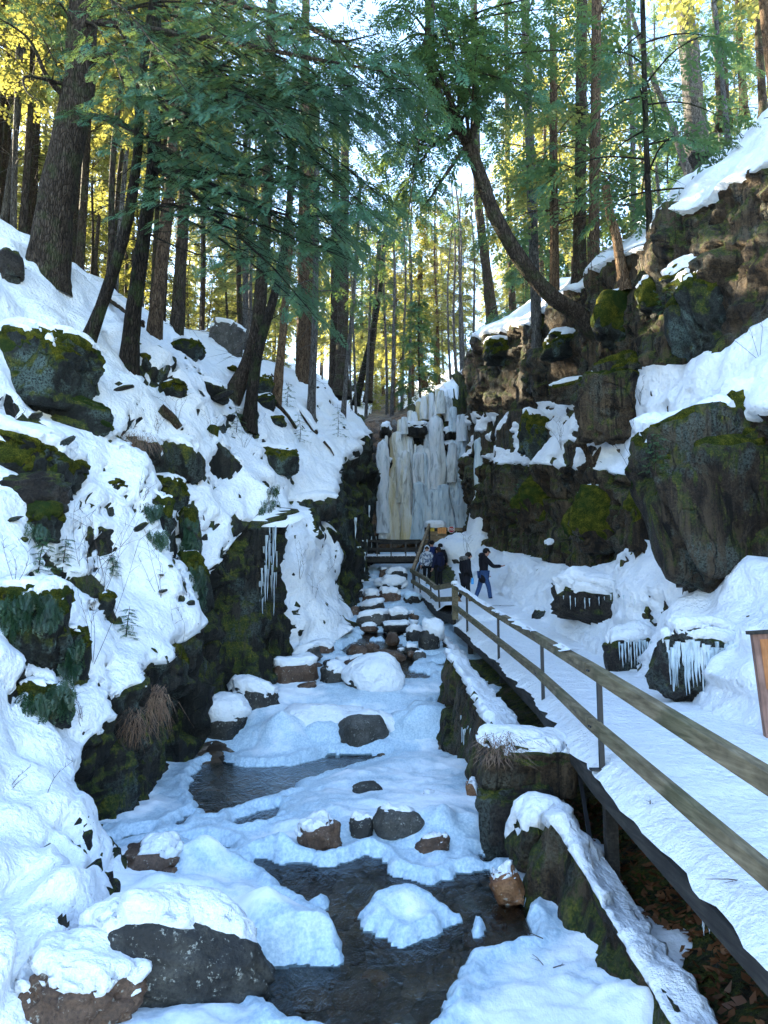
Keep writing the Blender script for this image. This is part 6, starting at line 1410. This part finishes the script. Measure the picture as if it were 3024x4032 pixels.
# long-haired person in dark navy coat, back turned
f = P(1728, 2328, 29.8); r, j, s = person('long haired person in dark navy coat seen from behind', f, R(38), 1.72, {}, NAVY, .74, BLKT, BOOTK, hair=BRN, hairlen=.34)
ell('hood', j['neck'] + np.array((0, -.10, -.02)), (.17, .10, .09), NAVY, r, amp=.15)
ell('sleeve_badge', j['shr'] + np.array((.085, -.03, -.05)), (.008, .016, .016), WHT2, r, det=1)
# two people climbing the stairs behind
f = P(1702, 2288, 33); r, j, s = person('person in blue jacket and dark cap climbing the stairs', f, R(12), 1.75, {}, BLUEJ, .78, BLKT, BOOTK, hair=DRK, coatname='jacket')
ell('cap', j['head'] + np.array((0, 0, .05)), (.11, .13, .07), BOOTK, r)
f = P(1735, 2300, 32); r, j, s = person('person in black jacket with pale hood lining beside the blue jacket', f, R(-10), 1.70, {}, BLK, .78, BLKT, BOOTK, hair=DRK, coatname='jacket')
ell('hood_lining', j['neck'] + np.array((0, -.09, .05)), (.16, .09, .05), WHT2, r, amp=.15)
# ------------------------------------------------------------------ ferns, shrubs, saplings, logs, litter
MT['straw'] = m_leaf('dead_grass', (.07, .035, .018), (.15, .08, .045), (.26, .17, .10), trans=.15, tcol=(.3, .2, .1))
MT['leaflitter'] = m_leaf('dead_leaves', (.06, .024, .011), (.15, .06, .024), (.28, .13, .055), trans=.1, tcol=(.3, .12, .04))
MT['logwood'] = m_bark('fallen_log', (.03, .020, .013), (.085, .058, .038), (.17, .13, .09), moss=.3)
rv = random.Random(55)
bpy.context.view_layer.update(); _dg = bpy.context.evaluated_depsgraph_get()
_skip = ('crown', 'branches', 'fronds', 'stems', 'needles', 'trunk', 'stem', 'blades')
def see(px, py):
    """first solid surface on the sight line of a photo pixel, looking past foliage"""
    d = Vector(P(px, py, 1.0)).normalized(); o = Vector((0, 0, 0))
    for _ in range(12):
        ok, loc, nor, idx, ob, _m = scn.ray_cast(_dg, o, d)
        if not ok: break
        if ob.name.split('.')[0] in _skip: o = loc + d * .02; continue
        return np.array(loc)
    return ray_ground(px, py)
def icicle_row(label, spots, mat='icegrey', toward=.03):
    pts = [(see(px, py), L, r) for px, py, L, r in spots]; c = np.mean([p for p, _, _ in pts], 0); root = thing('ice_curtain', label, 'ice', tuple(c))
    for p, L, r in pts:
        q = p * (1 - toward / np.linalg.norm(p)) - c; n = 9; t = np.linspace(0, 1, n)
        rad = r * (1 - t) ** .7 * (1 + .3 * np.sin(t * 13 + p[0] * 50)) + .002
        V, F = tube_np(np.stack([q[0] + .15 * r * np.sin(t * 9 + p[2] * 30), q[1] + 0 * t, q[2] - L * t], 1), rad, 7); obj('icicle', mesh_np('icicle', V, F, MT[mat]), root)
icicle_row('thin icicles down the corner of the dark left wall', [(1026 + i * 4.3 + rv.uniform(-2, 2), 2110 + rv.uniform(-60, 190), rv.uniform(.35, 1.3), rv.uniform(.015, .04)) for i in range(16)])
icicle_row('icicle curtain over dark rock in the right snow bank', [(2440 + i * 11 + rv.uniform(-4, 4), 2525 + rv.uniform(-8, 10), rv.uniform(.2, .5), rv.uniform(.012, .028)) for i in range(12)], 'iceblue')
icicle_row('icicles on the flat dark rock face in the snow bank', [(2220 + i * 26 + rv.uniform(-8, 8), 2345 + rv.uniform(-8, 14), rv.uniform(.1, .35), rv.uniform(.008, .018)) for i in range(12)], 'iceblue')
icicle_row('white ice streaks down the mossy face of the long ledge', [(1815 + i * 6 + rv.uniform(-2, 2), 2830 + i * 8 + rv.uniform(-15, 30), rv.uniform(.25, .5), rv.uniform(.008, .016)) for i in range(7)], 'iceblue')
icicle_row('short icicles along the far dark wall', [(1400 + i * 9, 2080 + rv.uniform(-100, 100), rv.uniform(.3, .9), rv.uniform(.02, .05)) for i in range(10)], 'iceblue')
icicle_row('ice curtain over the dark wet rock beside the cedar post', [(2625 + i * 9.5 + rv.uniform(-4, 4), 2535 + rv.uniform(-20, 25), rv.uniform(.3, .75), rv.uniform(.018, .045)) for i in range(30)], 'iceblue', .04)
def fern(label, px, py, w, h, n, Yoff=.10, fl=.22):
    hit = see(px, py); Y = hit[1] - Yoff; k = pxm(Y); base = P(px, py, Y)
    r = thing('fern_clump', label, 'fern', tuple(base)); cr = Crown(rv, TPL_FINE)
    for i in range(n):
        p = np.array((rv.uniform(-.5, .5) * w * k, rv.uniform(-.05, .16), rv.uniform(-.5, .5) * h * k))
        cr.frond(p, np.array((rv.gauss(0, .35), -rv.uniform(.15, .6), -1.0)), fl)
    V = cr.leaves(); me = mesh_np('fronds', V, np.arange(len(V)).reshape(-1, 3), MT['fern'], smooth=False); tag(obj('fronds', me, r), kind='stuff')
for a in [('hanging ferns on the rock in the middle of the left bank, upper patch', 590, 2000, 90, 50, 40), ('hanging ferns on the rock in the middle of the left bank, lower patch', 605, 2120, 90, 90, 60),
          ('ferns trailing down the upper rib by the left wall', 745, 2100, 60, 130, 60), ('ferns trailing down the lower rib by the left wall', 770, 2300, 70, 160, 70),
          ('thick fern curtain on the tall outcrop at the left edge', 150, 2380, 150, 110, 90), ('fern fringe at the far left under the snow lip', 40, 2400, 90, 160, 50),
          ('dense dark fern drape on the knob in the lower left snow', 268, 2560, 90, 130, 80), ('ferns below the dense drape in the lower left snow', 240, 2720, 80, 90, 60),
          ('ferns on the low ledge in the left corner', 130, 2760, 110, 70, 50), ('ferns over the top of the dark left wall', 1045, 2010, 70, 90, 40), ('ferns along the corner above the icicles', 1075, 1950, 40, 90, 30),
          ('ferns on the moss ledge under the dark hollow', 110, 2080, 130, 60, 40)]:
    fern(*a)
def shrub(label, px, py, hgt, n, spread=.3, Yoff=0.0, group=None, thick=.0045):
    hit = see(px, py); b = np.array((hit[0], hit[1] - Yoff, hit[2] - .1)); k = pxm(hit[1])
    r = thing('bare_shrub', label, 'shrub', tuple(b), 0, group); cr = Crown(rv, TPL_FAR)
    for i in range(n):
        H = hgt * k * rv.uniform(.55, 1.1); d = np.array((rv.gauss(0, spread), rv.gauss(0, spread * .6) - .1, 1.0))
        q = smooth_path([(0, 0, 0), d * H * .35 + (rv.gauss(0, .03), 0, 0), d * H * .7 + (rv.gauss(0, .06), 0, 0), d * H + (rv.gauss(0, .1), 0, 0)], 8)
        cr.wood(q, thick, .0018, 3)
        for m in range(5):
            t = rv.randrange(3, 8); e = q[t] + np.array((rv.gauss(0, .5), rv.gauss(0, .4), rv.uniform(.2, .8))) * H * .22; cr.wood([q[t], (q[t] + e) / 2 + (0, 0, .01), e], .0028, .0014, 3)
    tag(obj('stems', mesh_np('stems', np.concatenate(cr.wV), np.concatenate(cr.wF), MT['twig']), r), kind='stuff')
SH = [('tall bare shrub in the middle of the lower left snow', 365, 2600, 480, 4), ('bare shrub left of the fern drape with long stems', 340, 2300, 330, 5), ('bare thicket in front of the small saplings on the left bank', 410, 2320, 300, 6),
      ('lone upright bare stem near the moss pillar', 712, 2570, 260, 2), ('bare shrub between two fern ribs', 640, 2350, 260, 4), ('thin bare shrub on the open slope above the fern rock', 560, 1960, 120, 4),
      ('leaning bare twigs at the left edge above the hollow', 60, 2280, 190, 3), ('arching bare stems beside the dead grass', 560, 2790, 150, 5), ('small bare twig shrub in the lowest left snow', 330, 2860, 170, 4),
      ('bare stems over the wall start by the pool', 500, 2950, 170, 5), ('bare shrub in the snow chute', 1180, 2270, 150, 4), ('low bare shrub at the foot of the snow chute', 1240, 2350, 100, 3), ('thin bare shrub right of the chute shrub', 1290, 2240, 110, 3),
      ('bare bush on the slope under the curved trunk', 700, 1650, 130, 5), ('bare bush near the sun streaks', 960, 1760, 140, 5), ('bare brush on the slope left of the logs', 830, 1720, 130, 5), ('bare stems on the slope above the deep ledge', 620, 1700, 120, 5),
      ('bare shrub in the snow slope of the right cliff', 2290, 1720, 200, 5), ('bare shrub on the snowy ledge near the stump', 2380, 1700, 190, 5), ('bare birch stems on the snow roof at right', 2990, 1400, 200, 3), ('brown bush in front of the upper right cliff', 2520, 1580, 170, 6),
      ('bare shrub along the top of the mossy cliff', 2210, 1760, 150, 5), ('slim bare stem beside the moss browed boulder', 2500, 1880, 230, 2), ('bare twigs on the snow mound behind the people', 1840, 2180, 110, 5), ('yellowish bare shrub in front of the massive boulder', 2850, 2210, 200, 3),
      ('bare sprouts in the snow left of the largest trunk', 60, 1650, 110, 4), ('tiny bare sprig in the snow by the bank foot', 40, 3080, 90, 2), ('single curled stem in the smooth left snow', 180, 3120, 150, 1)]
for a in SH: shrub(*a)
def sapling(label, px, py, hgt, Yoff=0.0, fl=.11, n=22):
    hit = see(px, py); b = np.array((hit[0], hit[1] - Yoff, hit[2] - .08)); H = hgt * pxm(hit[1])
    r = thing('hemlock_sapling', label, 'sapling', tuple(b)); cr = Crown(rv, TPL_FINE); q = smooth_path([(0, 0, 0), (.02, 0, H * .5), (rv.gauss(0, .05), 0, H)], 12)
    V, F = tube_np(q, np.linspace(.012, .003, 12), 5); obj('stem', mesh_np('stem', V, F, MT['bark']), r)
    for i in range(n):
        t = .15 + .85 * i / n; p = q[int(t * 11)]; a = i * 2.4; l = H * .45 * (1 - t * .75) * rv.uniform(.7, 1.2); d = np.array((math.cos(a), math.sin(a), -.1))
        cr.wood([p, p + d * l], .004, .002, 3)
        for m in range(4): cr.frond(p + d * l * (.2 + .22 * m), d + np.array((rv.gauss(0, .5), rv.gauss(0, .5), -.1)), fl)
    cr.build(r, 'needle', 'bark', 'needles')
for a in [('dark young hemlock in front of the hollow at the left', 150, 2250, 170), ('young hemlock right of the dark one at the left', 245, 2240, 150), ('tiny hemlock on the open left snow', 440, 2250, 90), ('small upright spruce seedling in the lower left snow', 495, 2500, 130),
          ('young hemlock under the fallen logs', 1180, 1740, 130), ('bushy young hemlock at the edge of the far slope', 1330, 1720, 140), ('young hemlock left of the logs on the slope', 930, 1700, 120), ('small hemlock beneath the crest trunks', 1130, 1600, 110),
          ('sparse dark sapling against the white ledge at right', 2580, 1860, 190), ('dense hemlock sapling in the corner of the right cliff', 2080, 2180, 260), ('young hemlock at the top of the right cliff', 2500, 1330, 170), ('small sapling on the brow of the right cliff', 2620, 1250, 150), ('sapling among the right slope trunks', 2660, 1000, 220), ('tall sapling left of the broken snag', 2330, 1150, 260), ('young hemlock beside the mossy right ledge', 2030, 2030, 150)]:
    sapling(*a)
def log(label, p0, p1, r0, r1, snow=0.0, lift=.05, mat='logwood', name='fallen_log'):
    a, b = see(*p0), see(*p1); a = a + np.array((0, 0, lift)); b = b + np.array((0, 0, lift)); c = (a + b) / 2
    r = thing(name, label, 'log', tuple(c)); n = 16; q = smooth_path([a - c, (a + b) / 2 - c + np.array((.03, 0, .02)), b - c], n)
    V, F = tube_np(q, np.linspace(r0, r1, n), 9); V = V + .15 * r0 * fbm(V * 3, 3)[:, None]
    F = [tuple(f) for f in F] + [tuple(range(8, -1, -1)), tuple(len(V) - 9 + k for k in range(9))]
    me = bpy.data.meshes.new('log_wood'); me.from_pydata([tuple(v) for v in V], [], F); me.materials.append(MT[mat]); me.update(); me.polygons.foreach_set('use_smooth', [True] * len(me.polygons)); obj('log_wood', me, r)
    if snow:
        V, F = tube_np(q + np.array((0, 0, r0 * .8)), np.linspace(r0, r1, n) * .95, 8); V[:, 2] += .03 * fbm(V * 4, 2); obj('snow', mesh_np('snow', V, F, MT['snow']), r)
log('long snow topped fallen log sliding down the left slope', (1075, 1480), (1245, 1710), .10, .09, 1)
log('bare dark fallen log below the snow topped one', (1085, 1590), (1165, 1690), .07, .06)
log('short thick log stub lying on the open left slope', (630, 1625), (705, 1700), .12, .10, lift=.1)
log('splintered stick in the snow below the logs', (1275, 1745), (1315, 1800), .05, .02)
log('fallen trunk between the crest trees beside the twin trunks', (430, 1180), (560, 1290), .10, .08, 1)
log('second fallen trunk high among the left crest trees', (480, 1110), (640, 1200), .10, .07)
log('thin pole lying across the crest row', (1250, 1530), (1410, 1545), .05, .04)
log('leaning broken trunk in the far upper left', (-20, 830), (210, 690), .12, .09, lift=.8)
# weathered root stump on the right ledge
h = see(2330, 1900); k = pxm(h[1]); rt = thing('root_stump', 'weathered root stump clinging to the mossy right ledge', 'stump', tuple(h))
for i, (pts, r0, r1) in enumerate([([(0, -.1, -.3), (.05, -.15, .3), (-.15, -.2, .75), (-.35, -.25, 1.0)], .13, .05), ([(.0, -.15, .5), (.2, -.2, .85), (.35, -.2, 1.05)], .09, .02), ([(-.15, -.2, .75), (-.2, -.25, 1.0), (-.15, -.25, 1.25)], .05, .01), ([(-.3, -.2, .95), (-.5, -.2, .92), (-.6, -.2, .8)], .05, .015)]):
    V, F = tube_np(smooth_path(pts, 10), np.linspace(r0, r1, 10), 8); V = V + .02 * fbm(V * 6 + i, 2)[:, None]; obj('root', mesh_np('root', V, F, MT['logwood']), rt)
# dead grass hanging over the start of the left wall
def grass(label, px, py, w, n, L):
    hit = see(px, py); b = np.array((hit[0], hit[1] - .12, hit[2])); k = pxm(hit[1]); r = thing('dead_grass_tuft', label, 'grass', tuple(b)); T = []
    for i in range(n):
        x = rv.uniform(-.5, .5) * w * k; z = rv.uniform(-.05, .25); l = L * rv.uniform(.5, 1.1); dx = rv.gauss(0, .2)
        a = np.array((x, rv.uniform(-.05, .12), z)); m = a + np.array((dx * .5, -.10, -.25 * l)); e = a + np.array((dx, -.14, -l)); s = np.array((.004, 0, 0))
        T += [[a - s, a + s, m], [m - s, m + s, e]]
    V = np.array(T).reshape(-1, 3); tag(obj('blades', mesh_np('blades', V, np.arange(len(V)).reshape(-1, 3), MT['straw'], False), r), kind='stuff')
grass('tawny dead grass hanging over the left wall start', 600, 2760, 120, 260, .55)
grass('dry grass fringe under the snow lip of the left wall', 545, 2850, 90, 90, .4)
grass('grass beard on the dark grassy ledge of the middle slope', 540, 1745, 120, 160, .45)
grass('dry fringe on the top edge of the long stone ledge', 1960, 2960, 120, 160, .18)
# fallen leaves in the dark gully under the boardwalk
n = 2600; T = []
for i in range(n):
    y = 4.4 + 5.6 * rv.random(); x = 2.0 + 1.6 * rv.random() ** 1.1; z = top(x, y) + .012; a = rv.uniform(0, 6.28)
    if snowy(x, y) and rv.random() < .96: continue
    a = a; l = rv.uniform(.035, .075)
    d = np.array((math.cos(a), math.sin(a), rv.gauss(0, .35))) * l; s = np.array((-math.sin(a), math.cos(a), rv.gauss(0, .5))) * l * .45; c = np.array((x, y, z))
    T += [[c - d, c + s, c + d], [c - d, c + d, c - s]]
V = np.array(T).reshape(-1, 3); tag(obj('leaf_litter', mesh_np('leaf_litter', V, np.arange(len(V)).reshape(-1, 3), MT['leaflitter'], False)), 'brown fallen leaves scattered in the dark gully below the boardwalk', 'leaves', kind='stuff')
# twigs dropped on the snow
def twigdrop(label, px, py, L, on='ground'):
    if on == 'deck':
        d = P(px, py, 1.0); y = 4.0
        while y < 20 and d[2] * y > float(deckz(y)) + .11: y += .02
        p = d * y + np.array((0, 0, .01))
    else: p = ray_stream(px, py); p[2] = icetop(p[0], p[1]) + .012
    r = thing('fallen_twig', label, 'twig', tuple(p)); cr = Crown(rv, TPL_FAR); a = rv.uniform(0, 3.1); d = np.array((math.cos(a), math.sin(a), .02)); e = d * L
    cr.wood([(0, 0, 0), e * .5 + (0, 0, .01), e], .005, .002, 4); cr.wood([e * .4, e * .4 + np.array((math.cos(a + .7), math.sin(a + .7), .05)) * L * .4], .003, .001, 3)
    obj('stick', mesh_np('stick', np.concatenate(cr.wV), np.concatenate(cr.wF), MT['twig']), r)
for a in [('dark twig on the boardwalk snow near the lower rail', 2600, 3090, .25, 'deck'), ('small twig on the boardwalk snow at the right edge', 2960, 3480, .3, 'deck'), ('tiny twig on the boardwalk edge past the second post', 2560, 3170, .15, 'deck'), ('thin twig on the ice sheet in the bottom foreground', 2140, 3860, .2, 'ice'), ('short twig on the ice sheet nearer the slab ledge', 2180, 3900, .16, 'ice'), ('thin curved twig on the ice sheet by the ledge foot', 2140, 3760, .22, 'ice')]:
    twigdrop(*a)

# small dark stones and mossy tufts scattered over the left bank
_rl = random.Random(77); pool_ = []
for i in range(8):
    U, F = ico(2); of = i * 5.1; V = U * np.array((.5, .4, .3)) * (1 + .35 * fbm(U * 1.6 + of, 3))[:, None]; pool_.append(mesh_np('stone', V, F, MT[('bankrock', 'darkrock', 'mossrock', 'moss')[i % 4]], False))
for i in range(34):
    px, py = _rl.uniform(0, 1300), _rl.uniform(1350, 2750)
    if px > 760 + (2600 - py) * .25 or (py < 1500 and px < 300): continue
    h = see(px, py)
    if h[1] > 34: continue
    o = obj('bank_stone', pool_[_rl.randrange(8)], None, tuple(h - np.array((0, 0, .01)))); s_ = _rl.uniform(.10, .34) * h[1] / 14; o.scale = (s_ * _rl.uniform(.8, 1.7), s_, s_ * _rl.uniform(.35, .7)); o.rotation_euler = (_rl.uniform(-.4, .4), _rl.uniform(-.2, .9), _rl.uniform(0, 6.28))
    tag(o, 'little dark stone poking through the snow of the left bank', 'stone', 'little stones in the left bank snow')
